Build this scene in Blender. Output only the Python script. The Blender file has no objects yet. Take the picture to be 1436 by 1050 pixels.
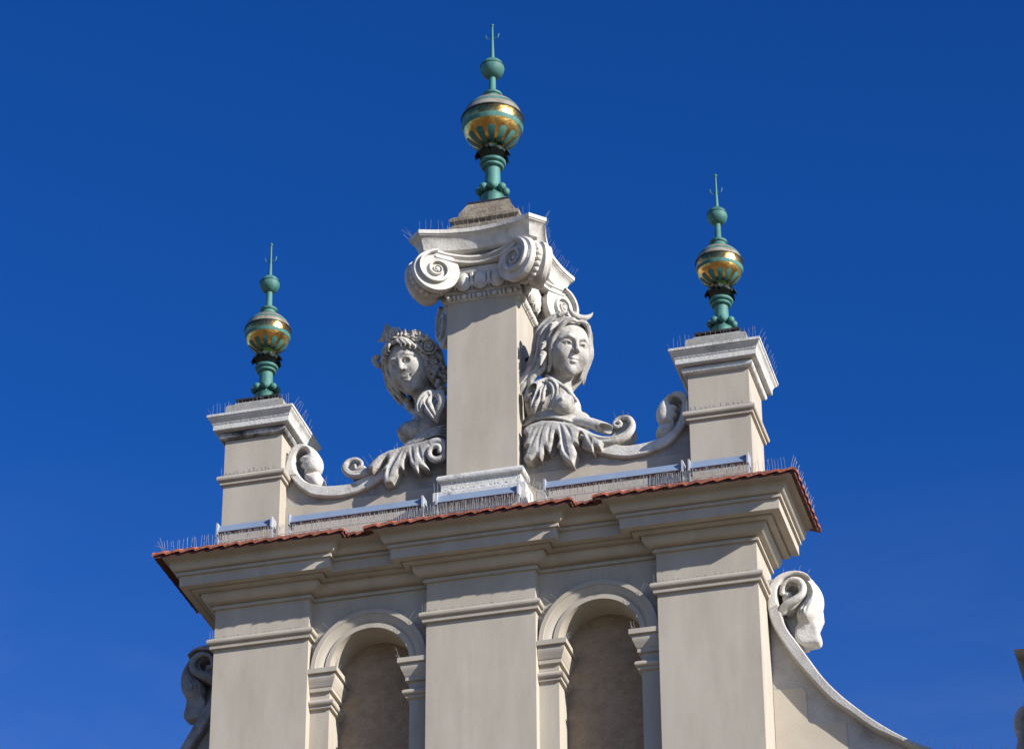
import bpy, bmesh, math, random
import numpy as np
from mathutils import Vector

random.seed(7)
rng = np.random.RandomState(11)
SC = bpy.context.scene
COL = SC.collection
R = math.radians

# ------------------------------------------------------------------ camera
cam_d = bpy.data.cameras.new("camera")
cam = bpy.data.objects.new("camera", cam_d)
COL.objects.link(cam)
SC.camera = cam
cam_d.sensor_fit = 'HORIZONTAL'
cam_d.sensor_width = 36.0
cam_d.lens = 36.0 * 4579.6 / 1436.0
cam_d.clip_start = 0.5
cam_d.clip_end = 3000
_rt = Vector((0.96516275, 0.26160669, -0.00477663))
_up = Vector((0.13836761, -0.49482435, 0.85790633))
_bk = Vector((0.22207044, -0.82868016, -0.51378392))
from mathutils import Matrix
cam.matrix_world = Matrix(((_rt.x, _up.x, _bk.x, 6.953086), (_rt.y, _up.y, _bk.y, -24.834879),
                           (_rt.z, _up.z, _bk.z, -12.951995), (0, 0, 0, 1)))

# ------------------------------------------------------------------ light
SUN = Vector((0.848, -0.333, 0.413)).normalized()
elev = math.asin(SUN.z)
azim = math.atan2(SUN.x, SUN.y)          # clockwise from +Y
world = bpy.data.worlds.new("World")
SC.world = world
world.use_nodes = True
wn = world.node_tree.nodes
wl = world.node_tree.links
wn.clear()
w_out = wn.new('ShaderNodeOutputWorld')
w_bg = wn.new('ShaderNodeBackground')
w_sky = wn.new('ShaderNodeTexSky')
w_sky.sky_type = 'NISHITA'
w_sky.sun_disc = False
w_sky.sun_elevation = elev
w_sky.sun_rotation = azim
w_sky.altitude = 300
w_sky.air_density = 1.0
w_sky.dust_density = 0.3
w_sky.ozone_density = 5.0
w_hs = wn.new('ShaderNodeHueSaturation')
w_hs.inputs['Hue'].default_value = 0.5085
w_hs.inputs['Saturation'].default_value = 1.23
w_hs.inputs['Value'].default_value = 1.0
wl.new(w_sky.outputs[0], w_hs.inputs['Color'])
w_gm = wn.new('ShaderNodeGamma')
w_gm.inputs['Gamma'].default_value = 1.3
wl.new(w_hs.outputs[0], w_gm.inputs['Color'])
w_tc = wn.new('ShaderNodeTexCoord')
w_mp = wn.new('ShaderNodeMapping')
w_mp.inputs['Scale'].default_value = (2.2, 2.2, 5.0)
w_mp.inputs['Rotation'].default_value = (0.3, 0.5, 0.2)
wl.new(w_tc.outputs['Generated'], w_mp.inputs['Vector'])
w_nz = wn.new('ShaderNodeTexNoise')
w_nz.inputs['Scale'].default_value = 2.6
w_nz.inputs['Detail'].default_value = 7
w_nz.inputs['Roughness'].default_value = 0.6
w_nz.inputs['Distortion'].default_value = 0.6
wl.new(w_mp.outputs[0], w_nz.inputs['Vector'])
w_r1 = wn.new('ShaderNodeMapRange')
w_r1.inputs['From Min'].default_value = 0.40
w_r1.inputs['From Max'].default_value = 0.72
wl.new(w_nz.outputs['Fac'], w_r1.inputs['Value'])
w_sx = wn.new('ShaderNodeSeparateXYZ')
wl.new(w_tc.outputs['Generated'], w_sx.inputs[0])
w_r2 = wn.new('ShaderNodeMapRange')          # veil thickens towards the horizon
w_r2.interpolation_type = 'SMOOTHSTEP'
w_r2.inputs['From Min'].default_value = 0.50
w_r2.inputs['From Max'].default_value = 0.36
w_r2.inputs['To Max'].default_value = 0.11
wl.new(w_sx.outputs['Z'], w_r2.inputs['Value'])
w_r3 = wn.new('ShaderNodeMapRange')
w_r3.inputs['To Min'].default_value = 0.30
w_r3.inputs['To Max'].default_value = 1.0
wl.new(w_r1.outputs[0], w_r3.inputs['Value'])
w_mu = wn.new('ShaderNodeMath')
w_mu.operation = 'MULTIPLY'
wl.new(w_r3.outputs[0], w_mu.inputs[0])
wl.new(w_r2.outputs[0], w_mu.inputs[1])
w_mx = wn.new('ShaderNodeMix')
w_mx.data_type = 'RGBA'
wl.new(w_mu.outputs[0], w_mx.inputs['Factor'])
wl.new(w_gm.outputs[0], w_mx.inputs['A'])
w_mx.inputs['B'].default_value = (8.5, 8.8, 9.2, 1)
wl.new(w_mx.outputs['Result'], w_bg.inputs['Color'])
w_bg.inputs['Strength'].default_value = 0.0575
wl.new(w_bg.outputs[0], w_out.inputs[0])
sun_d = bpy.data.lights.new("sun", 'SUN')
sun_d.energy = 5.0
sun_d.angle = R(0.5)
sun_d.color = (1.0, 0.955, 0.895)
sun = bpy.data.objects.new("sun", sun_d)
COL.objects.link(sun)
sun.rotation_euler = SUN.to_track_quat('Z', 'Y').to_euler()
SC.view_settings.view_transform = 'Standard'
SC.view_settings.look = 'None'
SC.view_settings.gamma = 1.0
SC.view_settings.exposure = 0.80
SC.cycles.max_bounces = 6
SC.cycles.diffuse_bounces = 3

# ------------------------------------------------------------------ materials
def lin(c):
    return tuple(c) + (1.0,)

def mat(name, c1, c2=None, scale=3.0, rough=0.85, metal=0.0, bump=0.0, bscale=60.0,
        c3=None, s3=0.6, lo=0.35, hi=0.65, streak=False, bdist=0.01, t3=(0.55, 0.75)):
    m = bpy.data.materials.new(name)
    m.use_nodes = True
    n = m.node_tree.nodes
    l = m.node_tree.links
    b = n['Principled BSDF']
    b.inputs['Roughness'].default_value = rough
    b.inputs['Metallic'].default_value = metal
    geo = n.new('ShaderNodeNewGeometry')
    src = geo.outputs['Position']
    if streak:
        mp = n.new('ShaderNodeMapping')
        mp.inputs['Scale'].default_value = (1, 1, 0.22)
        l.new(src, mp.inputs['Vector'])
        s_src = mp.outputs[0]
    else:
        s_src = src
    if c2 is None:
        c2 = c1
    nz = n.new('ShaderNodeTexNoise')
    nz.inputs['Scale'].default_value = scale
    nz.inputs['Detail'].default_value = 6
    nz.inputs['Roughness'].default_value = 0.62
    l.new(s_src, nz.inputs['Vector'])
    cr = n.new('ShaderNodeValToRGB')
    cr.color_ramp.elements[0].position = lo
    cr.color_ramp.elements[1].position = hi
    cr.color_ramp.elements[0].color = lin(c1)
    cr.color_ramp.elements[1].color = lin(c2)
    l.new(nz.outputs['Fac'], cr.inputs[0])
    colour = cr.outputs[0]
    if c3 is not None:
        n3 = n.new('ShaderNodeTexNoise')
        n3.inputs['Scale'].default_value = s3
        n3.inputs['Detail'].default_value = 9
        n3.inputs['Roughness'].default_value = 0.7
        l.new(s_src, n3.inputs['Vector'])
        r3 = n.new('ShaderNodeMapRange')
        r3.inputs['From Min'].default_value = t3[0]
        r3.inputs['From Max'].default_value = t3[1]
        l.new(n3.outputs['Fac'], r3.inputs['Value'])
        mx = n.new('ShaderNodeMix')
        mx.data_type = 'RGBA'
        l.new(r3.outputs[0], mx.inputs['Factor'])
        l.new(colour, mx.inputs['A'])
        mx.inputs['B'].default_value = lin(c3)
        colour = mx.outputs['Result']
    l.new(colour, b.inputs['Base Color'])
    if bump > 0:
        nb = n.new('ShaderNodeTexNoise')
        nb.inputs['Scale'].default_value = bscale
        nb.inputs['Detail'].default_value = 4
        l.new(src, nb.inputs['Vector'])
        bp = n.new('ShaderNodeBump')
        bp.inputs['Strength'].default_value = bump
        bp.inputs['Distance'].default_value = bdist
        l.new(nb.outputs['Fac'], bp.inputs['Height'])
        l.new(bp.outputs[0], b.inputs['Normal'])
    return m

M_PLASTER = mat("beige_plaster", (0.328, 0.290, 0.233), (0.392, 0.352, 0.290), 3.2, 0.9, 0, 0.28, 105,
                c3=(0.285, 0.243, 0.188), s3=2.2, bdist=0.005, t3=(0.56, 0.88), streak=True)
M_CREAM = mat("cream_plaster", (0.42, 0.37, 0.29), (0.47, 0.42, 0.335), 3.0, 0.9, 0, 0.25, 90, bdist=0.005)
M_BUST = mat("grey_white_sculpture_stone", (0.30, 0.283, 0.252), (0.455, 0.437, 0.400), 8, 0.9, 0, 0.6, 50,
             c3=(0.125, 0.116, 0.102), s3=7, t3=(0.50, 0.72), bdist=0.009, lo=0.3, hi=0.64)
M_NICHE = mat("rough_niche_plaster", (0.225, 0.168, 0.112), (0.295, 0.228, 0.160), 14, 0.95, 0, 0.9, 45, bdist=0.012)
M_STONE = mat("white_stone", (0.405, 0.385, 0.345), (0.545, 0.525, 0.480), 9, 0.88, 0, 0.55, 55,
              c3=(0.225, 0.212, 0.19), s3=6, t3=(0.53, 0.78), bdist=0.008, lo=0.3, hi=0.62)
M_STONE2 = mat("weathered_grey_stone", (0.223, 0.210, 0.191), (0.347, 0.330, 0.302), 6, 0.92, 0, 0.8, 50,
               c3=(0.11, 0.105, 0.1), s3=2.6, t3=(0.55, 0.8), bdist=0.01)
M_CAP = mat("chalky_cap_stone", (0.434, 0.428, 0.402), (0.518, 0.511, 0.482), 9, 0.9, 0, 0.45, 40,
            c3=(0.13, 0.135, 0.135), s3=5.0, t3=(0.53, 0.74), bdist=0.012)
M_DARKSTONE = mat("brown_sandstone", (0.135, 0.110, 0.080), (0.27, 0.225, 0.165), 9, 0.95, 0, 0.8, 45,
                  c3=(0.055, 0.045, 0.033), s3=6, t3=(0.5, 0.72), bdist=0.012)
M_TILE = mat("terracotta", (0.19, 0.050, 0.028), (0.37, 0.125, 0.075), 15, 0.85, 0, 0.5, 50,
             c3=(0.065, 0.024, 0.016), s3=10, t3=(0.50, 0.68))
M_GREEN = mat("verdigris_copper", (0.026, 0.108, 0.092), (0.055, 0.185, 0.155), 9, 0.65, 0.0, 0.25, 50,
              c3=(0.016, 0.060, 0.048), s3=8, t3=(0.54, 0.74), streak=True)
M_DKGREEN = mat("dark_green_copper", (0.006, 0.014, 0.011), (0.014, 0.034, 0.027), 10, 0.6, 0.0, 0.2, 50)  # near-black green for calyx leaves and seams
M_GOLD = mat("worn_gilding", (0.44, 0.25, 0.060), (0.72, 0.46, 0.150), 7, 0.27, 1.0, 0.55, 11,
             c3=(0.26, 0.15, 0.06), s3=9, t3=(0.52, 0.72), bdist=0.02)
M_PALEGOLD = mat("dull_gilding", (0.30, 0.26, 0.19), (0.46, 0.41, 0.32), 9, 0.36, 0.45, 0.3, 14,
                 c3=(0.17, 0.14, 0.10), s3=8, t3=(0.52, 0.72))
M_BLACK = mat("black_iron", (0.012, 0.012, 0.012), (0.025, 0.022, 0.02), 20, 0.6)
M_RUST = mat("dark_red_sheet_metal", (0.055, 0.016, 0.010), (0.09, 0.028, 0.018), 10, 0.8)
M_WIRE = mat("pale_steel_wire", (0.20, 0.205, 0.215), (0.26, 0.265, 0.275), 20, 0.5)
M_BOX = mat("painted_sky_reflection", (0.165, 0.215, 0.295), (0.195, 0.25, 0.335), 3, 0.40)  # sky reflection in the glass painted as a blue base colour
M_BOXFRAME = mat("grey_aluminium", (0.294, 0.308, 0.329), (0.336, 0.350, 0.371), 12, 0.45)
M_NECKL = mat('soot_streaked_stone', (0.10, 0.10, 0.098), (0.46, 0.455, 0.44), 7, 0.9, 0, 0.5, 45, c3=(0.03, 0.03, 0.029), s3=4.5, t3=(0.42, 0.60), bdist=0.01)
M_CAPDARK = mat('dark_brown_soffit_shade', (0.035, 0.025, 0.016), (0.06, 0.045, 0.03), 9, 0.7)  # brown cap colour deepened to hold the soffit's shade against bounce light
M_DKGREY = mat('dark_grey_stone', (0.17, 0.165, 0.158), (0.32, 0.312, 0.30), 7, 0.9, 0, 0.6, 50, c3=(0.075, 0.072, 0.068), s3=5, bdist=0.01, t3=(0.52, 0.74))  # darker grey stone, only on the left volute and left wing coping
M_GROUND = mat("stone_paving", (0.140, 0.105, 0.070), (0.180, 0.138, 0.092), 0.4, 0.9)

# ------------------------------------------------------------------ mesh helpers
def put(name, verts, faces, m, parent=None, angle=38, smooth=True, doubles=1e-5):
    me = bpy.data.meshes.new(name)
    bm = bmesh.new()
    vs = [bm.verts.new(v) for v in verts]
    for f in faces:
        if len(set(f)) > 2:
            try:
                bm.faces.new([vs[i] for i in f])
            except ValueError:
                pass
    if doubles:
        bmesh.ops.remove_doubles(bm, verts=bm.verts, dist=doubles)
    bmesh.ops.recalc_face_normals(bm, faces=bm.faces)
    if smooth:
        ca = R(angle)
        for f in bm.faces:
            f.smooth = True
        for e in bm.edges:
            if len(e.link_faces) == 2:
                e.smooth = e.calc_face_angle(0.0) < ca
            else:
                e.smooth = False
    bm.to_mesh(me)
    bm.free()
    me.materials.append(m)
    o = bpy.data.objects.new(name, me)
    COL.objects.link(o)
    if parent is not None:
        o.parent = parent
    return o

class MB:
    def __init__(s):
        s.v = []
        s.f = []
    def add(s, vs, fs):
        k = len(s.v)
        s.v += [tuple(map(float, q)) for q in vs]
        s.f += [tuple(i + k for i in f) for f in fs]
    def box(s, x0, x1, y0, y1, z0, z1):
        s.add([(x0, y0, z0), (x1, y0, z0), (x1, y1, z0), (x0, y1, z0), (x0, y0, z1), (x1, y0, z1), (x1, y1, z1), (x0, y1, z1)],
              [(0, 3, 2, 1), (4, 5, 6, 7), (0, 1, 5, 4), (1, 2, 6, 5), (2, 3, 7, 6), (3, 0, 4, 7)])
    def lathe(s, prof, c=(0, 0), n=40, cap=True):
        vs = []
        fs = []
        for r, z in prof:
            for i in range(n):
                a = 2 * math.pi * i / n
                vs.append((c[0] + r * math.cos(a), c[1] + r * math.sin(a), z))
        for j in range(len(prof) - 1):
            for i in range(n):
                a, b = j * n + i, j * n + (i + 1) % n
                fs.append((a, b, b + n, a + n))
        if cap:
            fs.append(tuple(range(n)))
            fs.append(tuple(range((len(prof) - 1) * n, len(prof) * n)))
        s.add(vs, fs)
    def tube(s, pts, rad, n=8, cap=True):
        pts = [Vector(p) for p in pts]
        rad = rad if hasattr(rad, '__len__') else [rad] * len(pts)
        t0 = (pts[1] - pts[0]).normalized()
        u = t0.orthogonal().normalized()
        vs = []
        fs = []
        for i, p in enumerate(pts):
            t = (pts[min(i + 1, len(pts) - 1)] - pts[max(i - 1, 0)]).normalized()
            u = (u - t * u.dot(t)).normalized()
            w = t.cross(u)
            for k in range(n):
                a = 2 * math.pi * k / n
                vs.append(p + (u * math.cos(a) + w * math.sin(a)) * rad[i])
        for i in range(len(pts) - 1):
            for k in range(n):
                a, b = i * n + k, i * n + (k + 1) % n
                fs.append((a, b, b + n, a + n))
        if cap:
            fs.append(tuple(range(n)))
            fs.append(tuple(range((len(pts) - 1) * n, len(pts) * n)))
        s.add(vs, fs)
    def sphere(s, c, r, n=16, m=10, sq=(1, 1, 1)):
        prof = []
        vs = []
        fs = []
        for j in range(m + 1):
            a = math.pi * j / m - math.pi / 2
            for i in range(n):
                b = 2 * math.pi * i / n
                vs.append((c[0] + r * sq[0] * math.cos(a) * math.cos(b), c[1] + r * sq[1] * math.cos(a) * math.sin(b), c[2] + r * sq[2] * math.sin(a)))
        for j in range(m):
            for i in range(n):
                a, b = j * n + i, j * n + (i + 1) % n
                fs.append((a, b, b + n, a + n))
        s.add(vs, fs)
    def sweep(s, path, prof, cap=True, closed=False):
        """prof = (e, z); outward is to the right of the path direction."""
        P = [Vector((a, b)) for a, b in path]
        N = len(P)
        offs = []
        for i in range(N):
            ds = []
            if i > 0 or closed:
                ds.append((P[i] - P[i - 1]).normalized())
            if i < N - 1 or closed:
                ds.append((P[(i + 1) % N] - P[i]).normalized())
            ns = [Vector((d.y, -d.x)) for d in ds]
            if len(ns) == 1:
                offs.append(ns[0])
            else:
                q = ns[0] + ns[1]
                offs.append(q / (1 + ns[0].dot(ns[1])))
        vs = []
        fs = []
        K = len(prof)
        for i in range(N):
            for e, z in prof:
                q = P[i] + offs[i] * e
                vs.append((q.x, q.y, z))
        for i in range(N if closed else N - 1):
            for k in range(K - 1):
                a = i * K + k
                b = ((i + 1) % N) * K + k
                fs.append((a, b, b + 1, a + 1))
        if cap and not closed:
            fs.append(tuple(range(K)))
            fs.append(tuple(range((N - 1) * K, N * K)))
        s.add(vs, fs)
    def band(s, A, B, y0, y1, bev=0.008):
        """solid strip between two (x, z) curves, extruded from y0 (front) to y1"""
        A = [Vector(a) for a in A]
        B = [Vector(b) for b in B]
        vs = []
        fs = []
        for a, b in zip(A, B):
            d = (b - a)
            if d.length < 1e-6:
                d = Vector((1e-6, 0))
            d = d.normalized() * bev
            for q, y in ((a, y1), (a, y0 + bev), (a + d, y0), (b - d, y0), (b, y0 + bev), (b, y1)):
                vs.append((q.x, y, q.y))
        n = len(A)
        for i in range(n - 1):
            for k in range(6):
                p, q = i * 6 + k, i * 6 + (k + 1) % 6
                fs.append((p, q, q + 6, p + 6))
        fs.append(tuple(range(6)))
        fs.append(tuple(range((n - 1) * 6, n * 6)))
        s.add(vs, fs)
    def prism(s, poly, y0, y1):
        n = len(poly)
        vs = [(x, y0, z) for x, z in poly] + [(x, y1, z) for x, z in poly]
        fs = [tuple(range(n)), tuple(range(n, 2 * n))] + [(i, (i + 1) % n, (i + 1) % n + n, i + n) for i in range(n)]
        s.add(vs, fs)
    def build(s, name, m, parent=None, **k):
        return put(name, s.v, s.f, m, parent, **k)

def smooth_curve(pts, n):
    """catmull-rom through pts, n samples evenly spaced along the length"""
    P = [np.array(p, float) for p in pts]
    P = [2 * P[0] - P[1]] + P + [2 * P[-1] - P[-2]]
    out = []
    for i in range(1, len(P) - 2):
        for t in np.linspace(0, 1, 16, endpoint=False):
            a, b, c, d = P[i - 1:i + 3]
            out.append(0.5 * (2 * b + (c - a) * t + (2 * a - 5 * b + 4 * c - d) * t * t + (3 * b - a - 3 * c + d) * t ** 3))
    out.append(P[-2])
    out = np.array(out)
    L = np.concatenate([[0], np.cumsum(np.linalg.norm(np.diff(out, axis=0), axis=1))])
    q = np.linspace(0, L[-1], n)
    return np.stack([np.interp(q, L, out[:, k]) for k in range(out.shape[1])], -1)

def tag(o, label, cat, group=None, kind=None):
    if label:
        o['label'] = label
    if cat:
        o['category'] = cat
    if group:
        o['group'] = group
    if kind:
        o['kind'] = kind
    return o

def thing(name, loc, label, cat, group=None):
    """parts are modelled in world coordinates: the empty only carries the base point"""
    o = bpy.data.objects.new(name, None)
    o.empty_display_size = 0.2
    COL.objects.link(o)
    o.location = loc
    return tag(o, label, cat, group)

def shift(o, d):
    for c in o.children:
        c.data.transform(Matrix.Translation(d))

def adopt(o):
    """keep children where they were modelled"""
    mi = Matrix.Translation(o.location).inverted()
    for c in o.children:
        c.matrix_parent_inverse = mi

def mirror_x(pts):
    return [(-p[0],) + tuple(p[1:]) for p in pts]

# ------------------------------------------------------------------ sculpting with distance fields
class Sculpt:
    def __init__(s, lo, hi, h):
        s.lo = np.array(lo, float)
        s.h = h
        s.n = np.ceil((np.array(hi) - s.lo) / h).astype(int) + 1
        s.F = np.full(s.n, 1e3, np.float32)
        s.ax = [s.lo[k] + h * np.arange(s.n[k]) for k in range(3)]
        s.T = None                     # local frame: (centre, 3x3 rows = local axes, scale)
    def w(s, p):
        p = np.asarray(p, float)
        if s.T is None:
            return p
        c, A, k = s.T
        return c + k * (p @ A)
    def sc(s, r):
        return r if s.T is None else r * s.T[2]
    def _apply(s, lo, hi, fn, k, op):
        m = k + 3 * s.h
        i0 = np.clip(np.floor((lo - m - s.lo) / s.h).astype(int), 0, s.n)
        i1 = np.clip(np.ceil((hi + m - s.lo) / s.h).astype(int) + 1, 0, s.n)
        if (i1 <= i0).any():
            return
        sl = tuple(slice(a, b) for a, b in zip(i0, i1))
        X = s.ax[0][sl[0]][:, None, None]
        Y = s.ax[1][sl[1]][None, :, None]
        Z = s.ax[2][sl[2]][None, None, :]
        d = fn(X, Y, Z).astype(np.float32)
        f = s.F[sl]
        if op == 'add':
            h = np.maximum(k - np.abs(f - d), 0) / max(k, 1e-9)
            s.F[sl] = np.minimum(f, d) - h * h * k * 0.25
        elif op == 'sub':
            d = -d
            h = np.maximum(k - np.abs(f - d), 0) / max(k, 1e-9)
            s.F[sl] = np.maximum(f, d) + h * h * k * 0.25
    def ball(s, c, r, k=0.0, op='add'):
        c = s.w(c)
        r = s.sc(r)
        k = s.sc(k)
        s._apply(c - r, c + r, lambda X, Y, Z: np.sqrt((X - c[0]) ** 2 + (Y - c[1]) ** 2 + (Z - c[2]) ** 2) - r, k, op)
    def ell(s, c, rr, k=0.0, op='add', axes=None):
        c = s.w(c)
        rr = np.array([s.sc(q) for q in rr])
        k = s.sc(k)
        A = np.eye(3) if axes is None else np.array([np.array(a, float) / np.linalg.norm(a) for a in axes])
        if s.T is not None:
            A = A @ s.T[1]
        ext = np.sqrt(((A * rr[:, None]) ** 2).sum(0))
        def fn(X, Y, Z):
            q0 = 0
            q1 = 0
            for i in range(3):
                u = (X - c[0]) * A[i, 0] + (Y - c[1]) * A[i, 1] + (Z - c[2]) * A[i, 2]
                q0 = q0 + (u / rr[i]) ** 2
                q1 = q1 + (u / rr[i] ** 2) ** 2
            k0 = np.sqrt(q0)
            return k0 * (k0 - 1) / np.maximum(np.sqrt(q1), 1e-9)
        s._apply(c - ext, c + ext, fn, k, op)
    def seg(s, a, b, ra, rb, k=0.0, op='add', flat=None, pad=0.0):
        a = s.w(a)
        b = s.w(b)
        ra = s.sc(ra)
        rb = s.sc(rb)
        k = s.sc(k)
        d = b - a
        L2 = max(float(d @ d), 1e-12)
        m = max(ra, rb)
        def fn(X, Y, Z):
            px, py, pz = X - a[0], Y - a[1], Z - a[2]
            t = np.clip((px * d[0] + py * d[1] + pz * d[2]) / L2, 0, 1)
            qx, qy, qz = px - t * d[0], py - t * d[1], pz - t * d[2]
            if flat is not None:
                qy = qy / flat
            return np.sqrt(qx * qx + qy * qy + qz * qz) - (ra + (rb - ra) * t)
        m += pad
        s._apply(np.minimum(a, b) - m, np.maximum(a, b) + m, fn, k, op)
    def chain(s, pts, rad, k=0.0, op='add', n=0, flat=None):
        if n:
            rad = list(rad) if hasattr(rad, '__len__') else [rad] * len(pts)
            P = smooth_curve([tuple(p) + (r,) for p, r in zip(pts, rad)], n)
            pts, rad = P[:, :3], P[:, 3]
        elif not hasattr(rad, '__len__'):
            rad = [rad] * len(pts)
        if len(pts) < 3:
            s.seg(pts[0], pts[1], rad[0], rad[1], k, op, flat)
            return
        W_ = np.array([s.w(p) for p in pts])
        rw = [s.sc(q) for q in rad]
        m = max(rw) + s.sc(k) + 4 * s.h
        i0 = np.clip(np.floor((W_.min(0) - m - s.lo) / s.h).astype(int), 0, s.n)
        i1 = np.clip(np.ceil((W_.max(0) + m - s.lo) / s.h).astype(int) + 1, 0, s.n)
        if (i1 <= i0).any():
            return
        sub = Sculpt.__new__(Sculpt)
        sub.h, sub.T = s.h, None
        sub.lo = s.lo + s.h * i0
        sub.n = i1 - i0
        sub.F = np.full(sub.n, 1e3, np.float32)
        sub.ax = [s.ax[q][i0[q]:i1[q]] for q in range(3)]
        pad = s.sc(k)
        for i in range(len(W_) - 1):
            sub.seg(W_[i], W_[i + 1], rw[i], rw[i + 1], 0.0, 'add', flat, pad)
        sl = tuple(slice(a, b) for a, b in zip(i0, i1))
        f = s.F[sl]
        d = sub.F
        kk = s.sc(k)
        if op == 'add':
            h = np.maximum(kk - np.abs(f - d), 0) / max(kk, 1e-9)
            s.F[sl] = np.minimum(f, d) - h * h * kk * 0.25
        else:
            d = -d
            h = np.maximum(kk - np.abs(f - d), 0) / max(kk, 1e-9)
            s.F[sl] = np.maximum(f, d) + h * h * kk * 0.25
    def slab(s, poly, y0, y1, k=0.0, op='add', puff=0.0, rnd=0.01):
        """extruded (x, z) polygon, its front bulging by puff away from the outline"""
        P = np.array(poly, float)
        lo = np.array([P[:, 0].min(), y0 - puff, P[:, 1].min()])
        hi = np.array([P[:, 0].max(), y1, P[:, 1].max()])
        def fn(X, Y, Z):
            x = X[:, 0, 0][:, None]
            z = Z[0, 0, :][None, :]
            d2 = np.full((x.shape[0], z.shape[1]), 1e9)
            sg = np.ones_like(d2)
            for i in range(len(P)):
                a = P[i]
                b = P[i - 1]
                e = b - a
                wx, wz = x - a[0], z - a[1]
                t = np.clip((wx * e[0] + wz * e[1]) / max(e @ e, 1e-12), 0, 1)
                d2 = np.minimum(d2, (wx - e[0] * t) ** 2 + (wz - e[1] * t) ** 2)
                c1 = z >= a[1]
                c2 = z < b[1]
                c3 = e[0] * wz > e[1] * wx
                flip = (c1 & c2 & c3) | (~c1 & ~c2 & ~c3)
                sg = np.where(flip, -sg, sg)
            d = np.sqrt(d2) * sg
            ins = np.maximum(-d, 0)
            fr = y0 - puff * (1 - np.exp(-ins / max(0.6 * puff, 1e-6))) if puff > 0 else y0
            fr = fr + np.zeros_like(d)
            dz = np.maximum(fr[:, None, :] - Y, Y - y1)
            dd = np.maximum(d[:, None, :] + np.zeros_like(Y), dz)
            o = np.sqrt(np.maximum(d[:, None, :] + rnd, 0) ** 2 + np.maximum(dz + rnd, 0) ** 2) - rnd
            return np.where((d[:, None, :] > -rnd) & (dz > -rnd), o, dd)
        s._apply(lo, hi, fn, k, op)
    def mesh(s, name, m, parent=None, relax=1):
        F = s.F
        S = F < 0
        nx, ny, nz = F.shape
        c = np.zeros((nx - 1, ny - 1, nz - 1), np.int8)
        for i in (0, 1):
            for j in (0, 1):
                for k in (0, 1):
                    c += S[i:nx - 1 + i, j:ny - 1 + j, k:nz - 1 + k]
        act = (c > 0) & (c < 8)
        idx = np.argwhere(act)
        num = np.full(act.shape, -1, np.int64)
        num[act] = np.arange(len(idx))
        acc = np.zeros((len(idx), 3))
        cnt = np.zeros(len(idx))
        corners = [(i, j, k) for i in (0, 1) for j in (0, 1) for k in (0, 1)]
        vals = {q: F[idx[:, 0] + q[0], idx[:, 1] + q[1], idx[:, 2] + q[2]] for q in corners}
        for q in corners:
            for axn in range(3):
                if q[axn] == 0:
                    r = list(q)
                    r[axn] = 1
                    r = tuple(r)
                    a, b = vals[q], vals[r]
                    cr = (a < 0) != (b < 0)
                    t = np.where(cr, a / np.where(cr, a - b, 1), 0)
                    t = np.clip(t, 0, 1)
                    p = np.zeros((len(idx), 3)) + np.array(q)
                    p[:, axn] += t
                    acc[cr] += p[cr]
                    cnt[cr] += 1
        V = s.lo + s.h * (idx + acc / cnt[:, None])
        quads = []
        for axn in range(3):
            u, v = [(1, 2), (2, 0), (0, 1)][axn]
            A = S.take(range(F.shape[axn] - 1), axn)
            B = S.take(range(1, F.shape[axn]), axn)
            e = np.argwhere(A != B)
            ok = (e[:, u] > 0) & (e[:, v] > 0) & (e[:, u] < F.shape[u] - 1) & (e[:, v] < F.shape[v] - 1)
            e = e[ok]
            ins = A[e[:, 0], e[:, 1], e[:, 2]]
            def cell(du, dv):
                g = e.copy()
                g[:, u] -= du
                g[:, v] -= dv
                return num[g[:, 0], g[:, 1], g[:, 2]]
            q = np.stack([cell(1, 1), cell(0, 1), cell(0, 0), cell(1, 0)], -1)
            q[~ins] = q[~ins][:, ::-1]
            quads.append(q)
        Q = np.concatenate(quads)
        Q = Q[(Q >= 0).all(1)]
        for _ in range(relax):
            sm = np.zeros_like(V)
            ct = np.zeros(len(V))
            for a in range(4):
                b = (a + 1) % 4
                np.add.at(sm, Q[:, a], V[Q[:, b]])
                np.add.at(sm, Q[:, b], V[Q[:, a]])
                np.add.at(ct, Q[:, a], 1)
                np.add.at(ct, Q[:, b], 1)
            V = 0.6 * V + 0.4 * sm / np.maximum(ct, 1)[:, None]
        me = bpy.data.meshes.new(name)
        me.vertices.add(len(V))
        me.vertices.foreach_set('co', V.astype(np.float32).ravel())
        me.loops.add(Q.size)
        me.loops.foreach_set('vertex_index', Q.astype(np.int32).ravel())
        me.polygons.add(len(Q))
        me.polygons.foreach_set('loop_start', np.arange(0, Q.size, 4, dtype=np.int32))
        me.polygons.foreach_set('loop_total', np.full(len(Q), 4, np.int32))
        me.update(calc_edges=True)
        me.validate()
        me.polygons.foreach_set('use_smooth', np.ones(len(me.polygons), bool))
        me.materials.append(m)
        o = bpy.data.objects.new(name, me)
        COL.objects.link(o)
        if parent is not None:
            o.parent = parent
        return o

# ================================================================== setting
g = MB()
g.add([(-900, -900, -14.6), (900, -900, -14.6), (900, 900, -14.6), (-900, 900, -14.6)], [(0, 1, 2, 3)])
tag(g.build("ground", M_GROUND), None, None, kind='structure')

# ================================================================== gable
XO, XI, W, RD, D = 2.49, 1.597, 0.5, 0.10, 0.66
ZB = -14.6
gable = thing("gable_building", (0, 0, ZB), "beige plastered gable with three pilasters, two arched niches and a deep stepped cornice", "building")
WING_Y = 0.46

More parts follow.
